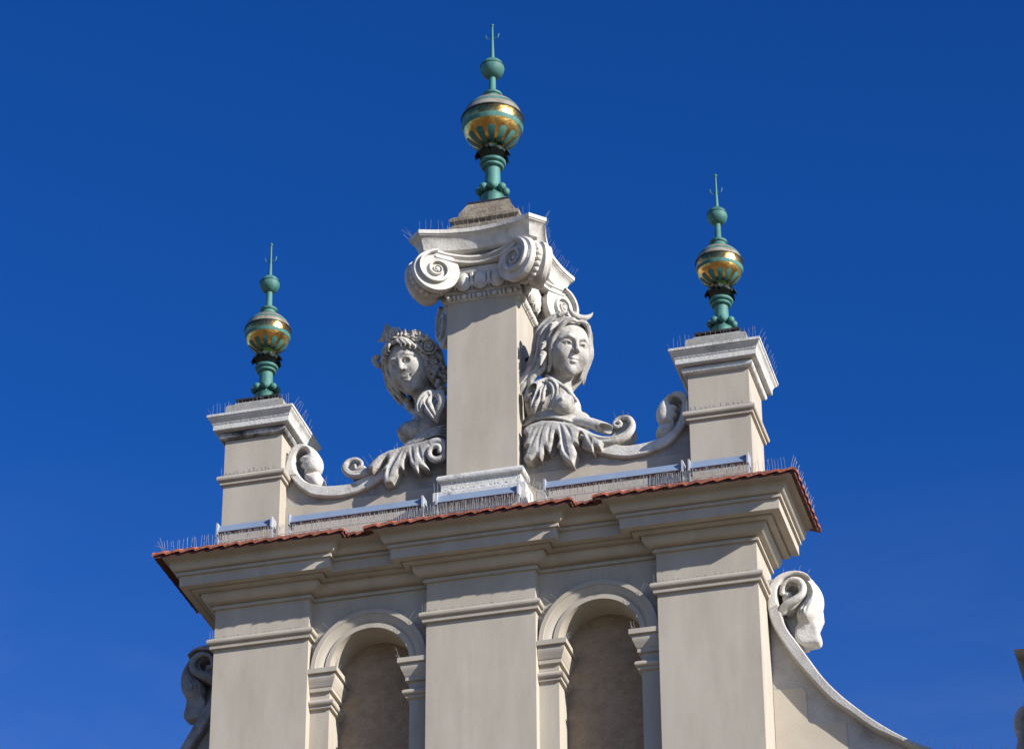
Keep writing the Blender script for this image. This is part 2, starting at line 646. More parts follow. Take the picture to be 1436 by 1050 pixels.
for (x0, x1) in ((-XO, -XI), (-W, W), (XI, XO)):
    b = MB()
    b.box(x0, x1, 0, D, ZB, 0.60)
    pil = b.build("pilaster", M_PLASTER, gable)
    r = MB()
    prof = [(0.0, 0.004), (0.018, 0.006), (0.030, 0.008), (0.032, 0.030), (0.024, 0.036), (0.028, 0.044)]
    for k in range(9):
        a = -math.pi / 2 + math.pi * k / 8
        prof.append((0.030 + 0.026 * math.cos(a), 0.075 + 0.029 * math.sin(a)))
    prof += [(0.012, 0.108), (0.0, 0.118)]
    if x0 == -XO:
        path = [(x0, D), (x0, 0), (x1, 0), (x1, RD)]
    elif x0 == -W:
        path = [(x0, RD), (x0, 0), (x1, 0), (x1, RD)]
    else:
        path = [(x0, RD), (x0, 0), (x1, 0), (x1, D)]
    r.sweep(path, prof)
    r.build("string_moulding", M_PLASTER, pil)

NY = 0.40
for sgn in (-1, 1):
    xl, xr = (W, XI) if sgn > 0 else (-XI, -W)
    xc = (xl + xr) / 2
    hw = 0.37
    zs = -0.29
    NA = 32
    arc = [(xc - hw * math.cos(math.pi * i / NA), zs + hw * math.sin(math.pi * i / NA)) for i in range(NA + 1)]
    b = MB()
    for i in range(NA):
        (xa, za), (xb, zb) = arc[i], arc[i + 1]
        b.add([(xa, RD, za), (xb, RD, zb), (xb, RD, 0.6), (xa, RD, 0.6)], [(0, 1, 2, 3)])
    for (xa, xb) in ((xl, xc - hw), (xc + hw, xr)):
        b.add([(xa, RD, zs), (xb, RD, zs), (xb, RD, 0.6), (xa, RD, 0.6)], [(0, 1, 2, 3)])
        b.add([(xa, RD, -3.5), (xb, RD, -3.5), (xb, RD, zs), (xa, RD, zs)], [(0, 1, 2, 3)])
    b.add([(xl, RD, ZB), (xr, RD, ZB), (xr, RD, -3.5), (xl, RD, -3.5)], [(0, 1, 2, 3)])
    # reveal of the niche
    out = [(xc - hw, -3.5)] + arc + [(xc + hw, -3.5)]
    for i in range(len(out) - 1):
        (xa, za), (xb, zb) = out[i], out[i + 1]
        b.add([(xa, RD, za), (xb, RD, zb), (xb, NY, zb), (xa, NY, za)], [(0, 1, 2, 3)])
    b.add([(xc - hw, RD, -3.5), (xc + hw, RD, -3.5), (xc + hw, NY, -3.5), (xc - hw, NY, -3.5)], [(0, 1, 2, 3)])
    b.add([(xl, D, ZB), (xr, D, ZB), (xr, D, 0.6), (xl, D, 0.6)], [(0, 1, 2, 3)])
    niche = b.build("niche_wall", M_PLASTER, gable)
    b = MB()
    poly = [(x, z) for x, z in out]
    b.add([(x, NY - 0.002, z) for x, z in poly], [tuple(range(len(poly)))])
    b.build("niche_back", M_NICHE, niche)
    # archivolt
    a = MB()
    prof = [(0.537, 0.099), (0.537, 0.046), (0.497, 0.046), (0.495, 0.056), (0.478, 0.061), (0.455, 0.070), (0.434, 0.084), (0.424, 0.092),
            (0.416, 0.092), (0.414, 0.080), (0.371, 0.080), (0.371, 0.099)]
    vs = []
    fs = []
    K = len(prof)
    NS = 48
    for i in range(NS + 1):
        t = math.pi * i / NS
        for rr, y in prof:
            vs.append((xc - rr * math.cos(t), y, zs + rr * math.sin(t)))
    for i in range(NS):
        for k in range(K - 1):
            p = i * K + k
            fs.append((p, p + K, p + K + 1, p + 1))
    fs.append(tuple(range(K)))
    fs.append(tuple(range(NS * K, NS * K + K)))
    a.add(vs, fs)
    a.build("archivolt", M_PLASTER, niche)
    # imposts
    ip = [(0.0, -0.665), (0.006, -0.662), (0.026, -0.655), (0.028, -0.634), (0.022, -0.632)]
    for k in range(7):
        t = -math.pi / 2 + math.pi * k / 6
        ip.append((0.024 + 0.030 * math.cos(t), -0.604 + 0.028 * math.sin(t)))
    ip += [(0.010, -0.574), (0.002, -0.572), (0.002, -0.497), (0.026, -0.494), (0.030, -0.492), (0.030, -0.458), (0.036, -0.452),
           (0.040, -0.440), (0.052, -0.412), (0.064, -0.385), (0.068, -0.352), (0.062, -0.340), (0.085, -0.337), (0.090, -0.335), (0.090, -0.289), (0.0, -0.2895)]
    for side in (-1, 1):
        i_ = MB()
        if side < 0:
            path = [(xl + 0.004, RD), (xc - hw, RD), (xc - hw, NY - 0.004)]
        else:
            path = [(xc + hw, NY - 0.004), (xc + hw, RD), (xr - 0.004, RD)]
        i_.sweep(path, ip)
        i_.build("impost", M_PLASTER, niche)

# cornice
path = [(-XO, D), (-XO, 0), (-XI, 0), (-XI, RD), (-W, RD), (-W, 0), (W, 0), (W, RD), (XI, RD), (XI, 0), (XO, 0), (XO, D)]
prof = [(0.0, 0.404), (0.026, 0.4045), (0.026, 0.430), (0.012, 0.432), (0.012, 0.446), (0.022, 0.447)]
for k in range(1, 9):
    t = k / 8
    prof.append((0.022 + 0.086 * math.sin(t * math.pi / 2), 0.447 + 0.080 * (1 - math.cos(t * math.pi / 2))))
prof += [(0.108, 0.530), (0.112, 0.548), (0.122, 0.548), (0.124, 0.536), (0.176, 0.537), (0.178, 0.566), (0.192, 0.566), (0.194, 0.555), (0.262, 0.557), (0.263, 0.655), (0.287, 0.6555), (0.287, 0.684), (0.276, 0.6855), (0.276, 0.692)]
for k in range(1, 9):
    t = math.pi / 2 * k / 8
    prof.append((0.276 + 0.058 * math.sin(t), 0.692 + 0.056 * (1 - math.cos(t))))
for k in range(1, 9):
    t = math.pi / 2 * k / 8
    prof.append((0.334 + 0.066 * (1 - math.cos(t)), 0.748 + 0.062 * math.sin(t)))
prof += [(0.403, 0.822), (0.10, 0.90), (0.0, 0.90)]
c = MB()
c.sweep(path, prof)
c.build("cornice", M_PLASTER, gable, angle=30)

# tiled roof: rows of S-tiles along every straight run of the eave
def wave(u):
    u = u % 1.0
    if u < 0.80:
        return 0.020 * (u / 0.80) ** 0.8
    return 0.020 * (1 - (u - 0.80) / 0.20)
rf = MB()
EAVE, ZE, SL = 0.462, 0.779, math.tan(R(29))
rp = path
offs = []
for i in range(len(rp)):
    ds = []
    if i > 0:
        ds.append((Vector(rp[i]) - Vector(rp[i - 1])).normalized())
    if i < len(rp) - 1:
        ds.append((Vector(rp[i + 1]) - Vector(rp[i])).normalized())
    ns = [Vector((d.y, -d.x)) for d in ds]
    offs.append(ns[0] if len(ns) == 1 else ns[0] + ns[1])
rp = [(-XO, D + 0.06)] + list(path[1:-1]) + [(XO, D + 0.06)]
for i in range(len(rp) - 1):
    p, q = Vector(rp[i]), Vector(rp[i + 1])
    a0, b0 = p + offs[i] * EAVE, q + offs[i + 1] * EAVE
    run = 0.62 if abs(p.y - q.y) < 1e-6 else 0.50
    if i in (1, 3, 5, 7, 9):
        run = 0.62 - p.y * 0 
    rows = 5
    L0 = (b0 - a0).length
    n_out = max(2, int(round(L0 / 0.145)))
    per = 12
    NU = n_out * per
    for rw in range(rows):
        t0 = rw / rows
        t1 = (rw + 1) / rows + 0.06
        def P(t, u):
            e = EAVE - run * t
            if abs(p.y - q.y) < 1e-6 or i in (0, len(rp) - 2):
                a = p + offs[i] * e
                b = q + offs[i + 1] * e
            else:
                a = p + offs[i] * max(e, 0.0)
                b = q + offs[i + 1] * max(e, 0.0)
            w = a.lerp(b, u)
            return w, ZE + (EAVE - e) * SL
        vs = []
        fs = []
        for k in range(NU + 1):
            u = k / NU
            ww = wave(k / per + 0.13 * rw) * (1.9 if i in (0, len(rp) - 2) else 1.15)
            jit = 0.004 * math.sin(12.9 * (k // per) + 3 * rw + i)
            lift0 = 0.030 + jit
            w0, z0 = P(t0, u)
            w1, z1 = P(min(t1, 1.0), u)
            vs += [(w0.x, w0.y, z0 + lift0 + ww), (w0.x, w0.y, z0 + lift0 + ww - 0.024), (w1.x, w1.y, z1 + 0.006 + ww * 0.9), (w1.x, w1.y, z1 - 0.014 + ww * 0.9)]
        for k in range(NU):
            o = k * 4
            fs += [(o, o + 4, o + 6, o + 2), (o + 1, o + 3, o + 7, o + 5), (o, o + 1, o + 5, o + 4), (o + 2, o + 6, o + 7, o + 3)]
        fs += [(0, 2, 3, 1), (NU * 4, NU * 4 + 1, NU * 4 + 3, NU * 4 + 2)]
        rf.add(vs, fs)
rf.build("tiled_roof", M_TILE, gable, angle=50)
# boarding under the overhanging tiles
rb = MB()
rb.sweep(path, [(0.30, 0.8235), (0.398, 0.8235), (0.4445, 0.774), (0.4465, 0.797), (0.30, 0.90)])
rb.build("eave_board", M_RUST, gable)
adopt(gable)

# ================================================================== wings with scroll volutes, either side of the gable
BR_OUT = [(2.492, 0.0), (2.503, 0.099), (2.543, 0.18), (2.613, 0.235), (2.692, 0.256), (2.769, 0.255), (2.854, 0.222), (2.927, 0.137), (2.978, 0.024), (2.988, -0.073), (2.968, -0.175), (2.915, -0.273), (2.938, -0.371), (2.952, -0.456), (2.931, -0.505), (2.883, -0.511), (2.769, -0.502)]
W_TOP = [(2.565, 0.20), (2.572, 0.10), (2.584, 0.03), (2.607, -0.115), (2.655, -0.288), (2.744, -0.44), (2.832, -0.599), (2.948, -0.796), (3.08, -0.968), (3.228, -1.123), (3.376, -1.26), (3.553, -1.4), (3.731, -1.514), (3.879, -1.586), (4.089, -1.65), (4.314, -1.694), (4.60, -1.735), (5.2, -1.77), (5.6, -1.78)]
W_LOW = [(2.494, 0.20), (2.494, 0.10), (2.494, 0.0), (2.506, -0.143), (2.543, -0.272), (2.617, -0.423), (2.705, -0.583), (2.838, -0.782), (3.0, -1.0), (3.164, -1.149), (3.341, -1.315), (3.55, -1.45), (3.683, -1.542), (3.935, -1.656), (4.235, -1.734), (4.55, -1.79), (5.2, -1.85), (5.6, -1.87)]

def wing(sgn, label):
    t = thing("wing_wall", (sgn * 3.2, 0.55, ZB), label, "wall", "curved wing walls beside the gable")
    n = 60
    A = smooth_curve(W_TOP, n)
    B = smooth_curve(W_LOW, n)
    fx = (lambda L: [(sgn * a, b) for a, b in L])
    b = MB()
    b.band(fx(A), fx(B), 0.36, 0.78, 0.012)
    b.build("coping", M_WING if sgn > 0 else M_DKGREY, t)
    wv = MB()
    poly = [(sgn * 2.493, ZB), (sgn * 5.6, ZB)] + fx([(q[0], q[1] + 0.02) for q in B[::-1] if q[0] > 2.5]) + [(sgn * 2.493, 0.0)]
    wv.prism(poly, WING_Y, 0.74)
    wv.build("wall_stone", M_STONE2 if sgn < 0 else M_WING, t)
    if sgn > 0:
        st = MB()
        st.prism([(2.494, -6), (6.4, -6), (6.4, -1.98), (3.66, -1.98), (3.655, -1.73), (3.116, -1.73), (3.108, -1.19), (2.780, -1.172), (2.778, -0.862), (2.754, -0.828), (2.494, -0.815)], WING_Y - 0.004, WING_Y + 0.02)
        st.build("plaster_field", M_CREAM, t)
    adopt(t)
    return t

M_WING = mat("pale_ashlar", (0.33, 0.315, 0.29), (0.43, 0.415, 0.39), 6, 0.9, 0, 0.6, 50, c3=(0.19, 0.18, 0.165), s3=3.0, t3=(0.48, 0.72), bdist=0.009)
wing(1, "sunlit curved stone wing wall sweeping down from the gable's right side")
wing(-1, "shaded grey curved wing wall at the gable's left edge")

def side_volute(sgn, label):
    f = (lambda L: [(sgn * q[0],) + tuple(q[1:]) for q in L])
    lo, hi = (2.47, 0.10, -0.56), (3.03, 0.86, 0.30)
    if sgn < 0:
        lo, hi = (-3.03, 0.10, -0.56), (-2.47, 0.86, 0.30)
    s = Sculpt(lo, hi, 0.0065)
    def cv(L, n):
        return [tuple(q) for q in smooth_curve(L, n)]
    back = [(2.53, -0.10), (2.53, 0.05), (2.60, 0.19), (2.72, 0.23), (2.86, 0.17), (2.94, 0.02), (2.95, -0.15), (2.88, -0.30), (2.80, -0.42), (2.735, -0.42), (2.66, -0.28), (2.61, -0.12)]
    s.slab(f(back), 0.55, 0.64, rnd=0.02)
    so = cv([(2.50, -0.10), (2.497, 0.0), (2.508, 0.099), (2.545, 0.18), (2.613, 0.235), (2.70, 0.258), (2.78, 0.252), (2.845, 0.222), (2.885, 0.180)], 34)
    si = cv([(2.875, 0.172), (2.83, 0.205), (2.77, 0.222), (2.70, 0.208), (2.645, 0.18), (2.60, 0.115), (2.585, 0.04), (2.592, -0.06)], 26)
    s.slab(f(so + si), 0.345, 0.62, 0.004, rnd=0.018)
    def up(L):
        sm = lambda t: t * t * (3 - 2 * t)
        return [(q[0] - 0.026, q[1] + 0.058 * sm(min(1.0, max(0.0, (0.24 - q[1]) / 0.45)))) for q in L]
    lf = cv(up([(2.64, 0.240), (2.692, 0.257), (2.769, 0.255), (2.854, 0.222), (2.927, 0.137), (2.978, 0.024), (2.988, -0.073), (2.968, -0.175), (2.925, -0.262), (2.87, -0.305), (2.81, -0.290), (2.765, -0.235), (2.757, -0.17), (2.785, -0.105), (2.845, -0.03), (2.878, 0.05), (2.868, 0.13), (2.82, 0.19), (2.75, 0.215), (2.68, 0.212)]), 90)
    s.slab(f(lf), 0.42, 0.57, 0.004, puff=0.115, rnd=0.07)
    lb = cv(up([(2.80, -0.26), (2.87, -0.30), (2.92, -0.30), (2.938, -0.371), (2.955, -0.456), (2.938, -0.505), (2.883, -0.515), (2.79, -0.508), (2.735, -0.44), (2.74, -0.34)]), 40)
    s.slab(f([(x, z + 0.035) for x, z in lb]), 0.44, 0.60, 0.010, rnd=0.03)
    # inner scroll: ridge from the lower lip round to the eye
    inner = [(2.618, 0.40, -0.105), (2.665, 0.37, -0.065), (2.735, 0.355, -0.038), (2.80, 0.35, 0.005), (2.822, 0.35, 0.075), (2.79, 0.35, 0.145), (2.72, 0.355, 0.165), (2.65, 0.365, 0.125), (2.628, 0.375, 0.06)]
    s.chain(f(inner), [0.038, 0.040, 0.038, 0.034, 0.032, 0.030, 0.028, 0.026, 0.022], 0.010, n=44)
    for q in inner[1:6]:
        pass
    s.slab(f(cv([(2.64, -0.11), (2.72, -0.08), (2.80, -0.01), (2.83, 0.08), (2.79, 0.16), (2.70, 0.18), (2.63, 0.12), (2.62, 0.04)], 40)), 0.40, 0.70, 0.01, rnd=0.02)
    s.chain(f([(2.715, 0.30, 0.085), (2.715, 0.47, 0.085)]), [0.062, 0.055], 0.004, 'sub')
    s.ell(f([(2.672, 0.415, 0.045)])[0], (0.040, 0.050, 0.036), 0.012)
    # rounded outer edge of the leaf, one clean curve from the crown to the tip
    s.chain(f([(2.76, 0.48, 0.195), (2.835, 0.48, 0.155), (2.885, 0.48, 0.075), (2.902, 0.48, -0.02), (2.885, 0.48, -0.11), (2.845, 0.48, -0.18), (2.805, 0.47, -0.215)]), [0.048, 0.056, 0.062, 0.064, 0.062, 0.058, 0.045], 0.05, n=40)
    # shallow veins on the drooping leaf, following its swelling surface
    def front(ins):
        return 0.42 - 0.115 * (1 - math.exp(-ins / 0.069))
    for dx, ins in ((0.028, 0.028), (0.058, 0.058), (0.090, 0.088)):
        ctr = up([(2.868, 0.10), (2.868, 0.03), (2.842, -0.04), (2.800, -0.11), (2.775, -0.17), (2.775, -0.235)])
        L = []
        for q, (x, z) in enumerate(ctr):
            kx = (0.62, 0.75, 0.90, 1.0, 0.95, 0.78)[q]
            L.append((x + dx * kx * 1.08, front(ins * kx) - 0.004, z - 0.10 * dx * (1 if q > 3 else 0)))
        P = smooth_curve(f(L), 50)
        s.chain(P, list(0.019 * np.sin(np.linspace(0.15, 3.0, 50)) ** 0.7), 0.008, 'sub')
    o = s.mesh("scroll_volute", M_STONE if sgn > 0 else M_DKGREY, None)
    tag(o, label, "scroll ornament", "large scroll volutes on the wing walls")
    return o
side_volute(1, "bright white scroll volute with drooping leaf tip, right of the right pilaster")
side_volute(-1, "shadowed grey scroll volute half hidden behind the left pilaster")

# far neighbouring pedestal, cut by the right edge
def far_pedestal():
    t = thing("corner_pedestal", (5.0, 0.35, -1.72), "dark pedestal cap with a small scroll, cut off by the right edge", "pedestal")
    x0, x1 = 4.78, 5.34
    b = MB()
    b.box(x0, x1, 0.06, 0.62, -1.80, -1.20)
    b.build("shaft", M_PLASTER, t)
    c_ = MB()
    pr = [(0.0, -1.22), (0.03, -1.215), (0.05, -1.18), (0.06, -1.15), (0.09, -1.145), (0.095, -1.08), (0.12, -1.05), (0.145, -1.0), (0.148, -0.97), (0.0, -0.96)]
    c_.sweep([(x0, 0.06), (x1, 0.06), (x1, 0.62), (x0, 0.62)], pr, closed=True)
    c_.box(x0 + 0.02, x1 - 0.02, 0.08, 0.60, -1.2, -0.962)
    c_.build("cap", M_CAPDARK, t)
    s = Sculpt((4.50, 0.14, -1.84), (4.80, 0.50, -1.28), 0.007)
    s.chain([(4.76, 0.3, -1.75), (4.75, 0.3, -1.55), (4.72, 0.3, -1.42), (4.66, 0.3, -1.37), (4.60, 0.3, -1.42), (4.585, 0.3, -1.52), (4.60, 0.3, -1.63), (4.58, 0.3, -1.72)],
            [0.05, 0.05, 0.055, 0.05, 0.05, 0.045, 0.04, 0.045], 0.02, n=24, flat=2.2)
    s.slab([(4.60, -1.80), (4.78, -1.80), (4.78, -1.45), (4.64, -1.45)], 0.24, 0.42, 0.02)
    s.ball((4.655, 0.20, -1.47), 0.04, 0.01, 'sub')
    s.mesh("scroll", M_STONE2, t)
    adopt(t)
far_pedestal()

# ================================================================== upper pedestals
PX, PH, PY0, PY1 = 2.209, 0.279, 0.042, 0.628
def pedestal(sgn, label):
    cx = sgn * PX
    x0, x1 = cx - PH, cx + PH
    t = thing("attic_pedestal", (cx, 0.335, 0.9), label, "pedestal", "attic pedestals at the ends of the crest")
    b = MB()
    b.box(x0, x1, PY0, PY1, 0.88, 2.30)
    b.build("shaft", M_PLASTER, t)
    loop = [(x0, PY0), (x1, PY0), (x1, PY1), (x0, PY1)]
    r = MB()
    pr = [(0.0, 1.706), (0.008, 1.708), (0.024, 1.715), (0.026, 1.738), (0.022, 1.742)]
    for k in range(8):
        a = -math.pi / 2 + math.pi * k / 7
        pr.append((0.026 + 0.026 * math.cos(a), 1.774 + 0.030 * math.sin(a)))
    pr += [(0.010, 1.808), (0.0, 1.815)]
    r.sweep(loop, pr, closed=True)
    r.build("string_moulding", M_PLASTER, t)
    c_ = MB()
    pr = [(0.0, 2.186), (0.008, 2.188)]
    for k in range(9):
        a = -math.pi / 2 + math.pi * 0.95 * k / 8
        pr.append((0.014 + 0.034 * math.cos(a), 2.225 + 0.036 * math.sin(a)))
    pr += [(0.03, 2.262), (0.0, 2.264)]
    c_.sweep(loop, pr, closed=True)
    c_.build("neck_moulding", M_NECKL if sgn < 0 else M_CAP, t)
    c_ = MB()
    pr = [(0.0, 2.263), (0.085, 2.266), (0.092, 2.272), (0.092, 2.322), (0.098, 2.328), (0.100, 2.338), (0.106, 2.352), (0.118, 2.368), (0.130, 2.376), (0.134, 2.388), (0.142, 2.392), (0.143, 2.414), (0.136, 2.420), (0.04, 2.432), (-0.10, 2.436)]
    c_.sweep(loop, pr, closed=True)
    c_.build("cap", M_CAP, t)
    k_ = MB()
    h = 0.285
    zt = [(h, 2.41), (h, 2.56), (h - 0.012, 2.588), (h - 0.05, 2.604), (h - 0.075, 2.64), (0.15, 2.672)]
    k_.lathe_sq = None
    vs = []
    fs = []
    for hh, z in zt:
        vs += [(cx - hh - 0.01, 0.335 - hh, z), (cx + hh - 0.01, 0.335 - hh, z), (cx + hh - 0.01, 0.335 + hh, z), (cx - hh - 0.01, 0.335 + hh, z)]
    for j in range(len(zt) - 1):
        for i in range(4):
            a, b_ = j * 4 + i, j * 4 + (i + 1) % 4
            fs.append((a, b_, b_ + 4, a + 4))
    fs += [(0, 1, 2, 3), tuple(range(len(vs) - 4, len(vs)))]
    k_.add(vs, fs)
    k_.build("plinth_block", M_DARKSTONE if False else M_PLINTH, t)
    p_ = MB()
    p_.box(cx - 0.222, cx + 0.206, 0.335 - 0.215, 0.335 + 0.215, 2.662, 2.682)
    p_.build("sheet_plate", M_BLACK, t)
    adopt(t)
M_PLINTH = mat("mossy_grey_concrete", (0.187, 0.184, 0.168), (0.274, 0.266, 0.241), 12, 0.95, 0, 0.6, 60, c3=(0.15, 0.145, 0.13), s3=6, bdist=0.008)
pedestal(-1, "square pedestal with white cap at the left end of the crest, beside a sunlit scroll")
pedestal(1, "square pedestal with white cap at the right end of the crest, above the roof corner")

# ================================================================== finials
def finial(cx, cy, z0, kr, big, label):
    """profiles relative to the base plate top z0"""
    t = thing("ball_finial", (cx, cy, z0), label, "finial", "gilded copper ball finials")
    c = (cx, cy)
    if big:
        Z = dict(drum=0.16, ball=0.225, stem=0.50, ring=0.525, neck=0.73, leaf=0.600, gc=1.02, gr=0.303, col=1.33, nb=1.47, sb=1.685, sr=0.118, tip=2.235, hook=2.10)
    else:
        Z = dict(drum=0.13, ball=0.185, stem=0.385, ring=0.405, neck=0.56, leaf=0.470, gc=0.815, gr=0.222, col=1.075, nb=1.21, sb=1.375, sr=0.096, tip=1.85, hook=1.68)
    k = kr
    b = MB()
    b.lathe([(0.105 * k, z0), (0.105 * k, z0 + Z['drum'] * 0.9), (0.115 * k, z0 + Z['drum']), (0.10 * k, z0 + Z['drum'] * 1.08), (0.085 * k, z0 + Z['drum'] * 1.25)], c)
    b.build("base_drum", M_GREEN, t)
    for i in range(8):
        a = 2 * math.pi * (i + 0.35) / 8
        s = MB()
        s.sphere((cx + 0.125 * k * math.cos(a), cy + 0.125 * k * math.sin(a), z0 + Z['ball']), 0.043 * k, 14, 9)
        s.build("ball_stud", M_GREEN, t)
    b = MB()
    b.lathe([(0.090 * k, z0 + Z['drum'] * 1.2), (0.078 * k, z0 + Z['ball'] * 1.15), (0.074 * k, z0 + Z['stem']), (0.074 * k, z0 + Z['stem'] + 0.01)], c)
    b.build("stem", M_GREEN, t)
    b = MB()
    zr = z0 + Z['ring']
    pr = [(0.07 * k, zr - 0.035 * k)]
    for q in range(9):
        a = -math.pi / 2 + math.pi * q / 8
        pr.append((0.088 * k + 0.022 * k * math.cos(a), zr - 0.015 * k + 0.02 * k * math.sin(a)))
    for q in range(9):
        a = -math.pi / 2 + math.pi * q / 8
        pr.append((0.105 * k + 0.026 * k * math.cos(a), zr + 0.03 * k + 0.024 * k * math.sin(a)))
    pr += [(0.08 * k, zr + 0.062 * k), (0.068 * k, zr + 0.07 * k)]
    b.lathe(pr, c)
    b.build("collar_ring", M_GREEN, t)
    b = MB()
    b.lathe([(0.068 * k, zr + 0.06 * k), (0.066 * k, z0 + Z['neck'] - 0.03), (0.085 * k, z0 + Z['neck'] + 0.02)], c)
    b.build("neck", M_GREEN, t)
    # calyx of leaves, spreading like a saucer with curled tips
    zl = z0 + Z['leaf']
    for i in range(8):
        a = 2 * math.pi * (i + 0.1) / 8
        vs = []
        fs = []
        nu, nv = 7, 5
        for iu in range(nu):
            u = iu / (nu - 1)
            rr = (0.066 + 0.108 * u) * k
            zz = zl + (0.045 + 0.085 * u ** 0.8 - 0.26 * max(0, u - 0.70) - 0.02 * (i % 2)) * k
            hw = (0.03 + 0.055 * math.sin(math.pi * min(u * 0.95 + 0.08, 1))) * k
            for iv in range(nv):
                v = (iv / (nv - 1) - 0.5) * 2
                ang = a + v * hw / max(rr, 1e-3)
                zc = zz - 0.018 * k * v * v + 0.008 * k * math.cos(v * 6) * u
                vs.append((cx + rr * math.cos(ang), cy + rr * math.sin(ang), zc))
        for iu in range(nu - 1):
            for iv in range(nv - 1):
                p = iu * nv + iv
                fs.append((p, p + 1, p + nv + 1, p + nv))
        m_ = MB()
        m_.add(vs, fs)
        m_.add([(x, y, z - 0.006) for x, y, z in vs], [f[::-1] for f in fs])
        m_.build("calyx_leaf", M_DKGREEN, t)
    # globe
    zc, gr = z0 + Z['gc'], Z['gr']
    b = MB()
    sqz = 0.97
    b.lathe([(max(gr * math.sin(q), 0.001), zc - gr * sqz * math.cos(q)) for q in np.linspace(0.0, math.pi / 2 + 0.14, 40)], c, 64)
    globe = b.build("globe", M_GOLD, t, angle=80)
    def stripe(a0, a1, m_, nm, off=0.002):
        q_ = MB()
        rr = gr + off
        q_.lathe([(rr * math.sin(q), zc - rr * sqz * math.cos(q)) for q in np.linspace(R(a0), R(a1), 8)], c, 64, cap=False)
        return q_.build(nm, m_, globe, angle=80)
    b = MB()
    b.lathe([(gr * math.sin(q), zc - gr * sqz * math.cos(q)) for q in np.linspace(math.pi / 2 + 0.14, math.pi - 0.02, 30)], c, 64, cap=False)
    b.build("upper_shell", M_PALEGOLD, globe, angle=80)
    stripe(71, 80, M_GREEN, "painted_band")
    stripe(115, 123, M_GREEN, "painted_band")
    stripe(139, 146, M_GREEN, "painted_band")
    # equator flange
    b = MB()
    zq = zc + gr * 0.155
    b.lathe([(gr * 0.975, zq - 0.007), (gr * 1.020, zq - 0.006), (gr * 1.024, zq + 0.003), (gr * 0.975, zq + 0.008)], c, 64)
    b.build("seam_flange", M_DKGREEN, globe)
    # tear-shaped painted petals radiating from below
    npet = 12
    for i in range(npet):
        a = 2 * math.pi * (i + 0.42) / npet
        vs = []
        nu = 14
        pl = []
        for j in range(nu + 1):
            u = j / nu
            lat = R(22 + 34 * u)
            w_ = (0.030 + 0.026 * u ** 1.2) * 1.75 * (gr / 0.303)
            if u > 0.82:
                w_ *= math.sqrt(max(0, 1 - ((u - 0.82) / 0.18) ** 2))
            pl.append((lat, w_ * (1 if big else 1.0)))
        fs = []
        rr = gr + 0.0035
        for lat, w_ in pl:
            for v in (-1, 0, 1):
                an = a + v * w_ / max(math.sin(lat) * gr, 0.05) * 0.42
                vs.append((cx + rr * math.sin(lat) * math.cos(an), cy + rr * math.sin(lat) * math.sin(an), zc - rr * sqz * math.cos(lat)))
        for j in range(nu):
            for v in range(2):
                p = j * 3 + v
                fs.append((p, p + 1, p + 4, p + 3))
        m_ = MB()
        m_.add(vs, fs)
        m_.build("painted_petal", M_GREEN, globe, angle=80)
    b = MB()
    zt = zc + gr * sqz
    b.lathe([(0.10 * k, zt - 0.035), (0.105 * k, zt - 0.008), (0.085 * k, zt + 0.004), (0.080 * k, zt + 0.030), (0.095 * k, zt + 0.040), (0.098 * k, zt + 0.056), (0.085 * k, zt + 0.066), (0.05 * k, zt + 0.076), (0.036 * k, zt + 0.095), (0.033 * k, z0 + Z['sb'] - Z['sr'] * 0.9)], c)
    b.build("upper_neck", M_GREEN, t)
    b = MB()
    zb, sr = z0 + Z['sb'], Z['sr']
    b.lathe([(max(sr * math.sin(q), 0.001), zb - sr * math.cos(q)) for q in np.linspace(0, math.pi, 26)], c, 40)
    sm = b.build("small_ball", M_GREEN, t, angle=80)
    b = MB()
    b.lathe([(sr * 0.97, zb + sr * 0.16), (sr * 1.03, zb + sr * 0.17), (sr * 1.03, zb + sr * 0.215), (sr * 0.95, zb + sr * 0.23)], c)
    b.build("seam", M_DKGREEN, sm)
    b = MB()
    b.tube([(cx, cy, zb + sr * 0.9), (cx, cy, z0 + Z['hook']), (cx, cy, z0 + Z['tip'] - 0.03)], [0.021 * k + 0.002, 0.011, 0.009], 10)
    b.sphere((cx, cy, z0 + Z['tip'] - 0.015), 0.017, 10, 6)
    b.build("needle", M_GREEN, t)
    for sg in (-1, 1):
        b = MB()
        b.tube([(cx, cy, z0 + Z['hook'] - 0.02), (cx + sg * 0.03 * k, cy, z0 + Z['hook'] - 0.045), (cx + sg * 0.058 * k, cy, z0 + Z['hook'] - 0.035), (cx + sg * 0.068 * k, cy, z0 + Z['hook'] + 0.01)], 0.005, 6)
        b.build("hook", M_GREEN, t)
    adopt(t)
    return t
def dup_tree(o, dx, label):
    def cp(a, parent):
        n = a.copy()
        COL.objects.link(n)
        n.parent = parent
        n.matrix_parent_inverse = a.matrix_parent_inverse.copy()
        for ch in a.children:
            cp(ch, n)
        return n
    n = o.copy()
    COL.objects.link(n)
    n.location.x += dx
    n['label'] = label
    for ch in o.children:
        cp(ch, n)
    return n

finial(0.022, 0.345, 4.515, 1.0, True, "largest green and gold ball finial, tallest, on top of the column capital")
fl = finial(-2.216, 0.335, 2.682, 0.86, False, "green and gold ball finial on the left pedestal, darkest and half shaded")
dup_tree(fl, 2.210 + 2.216, "green and gold ball finial on the right pedestal, above the roof corner")

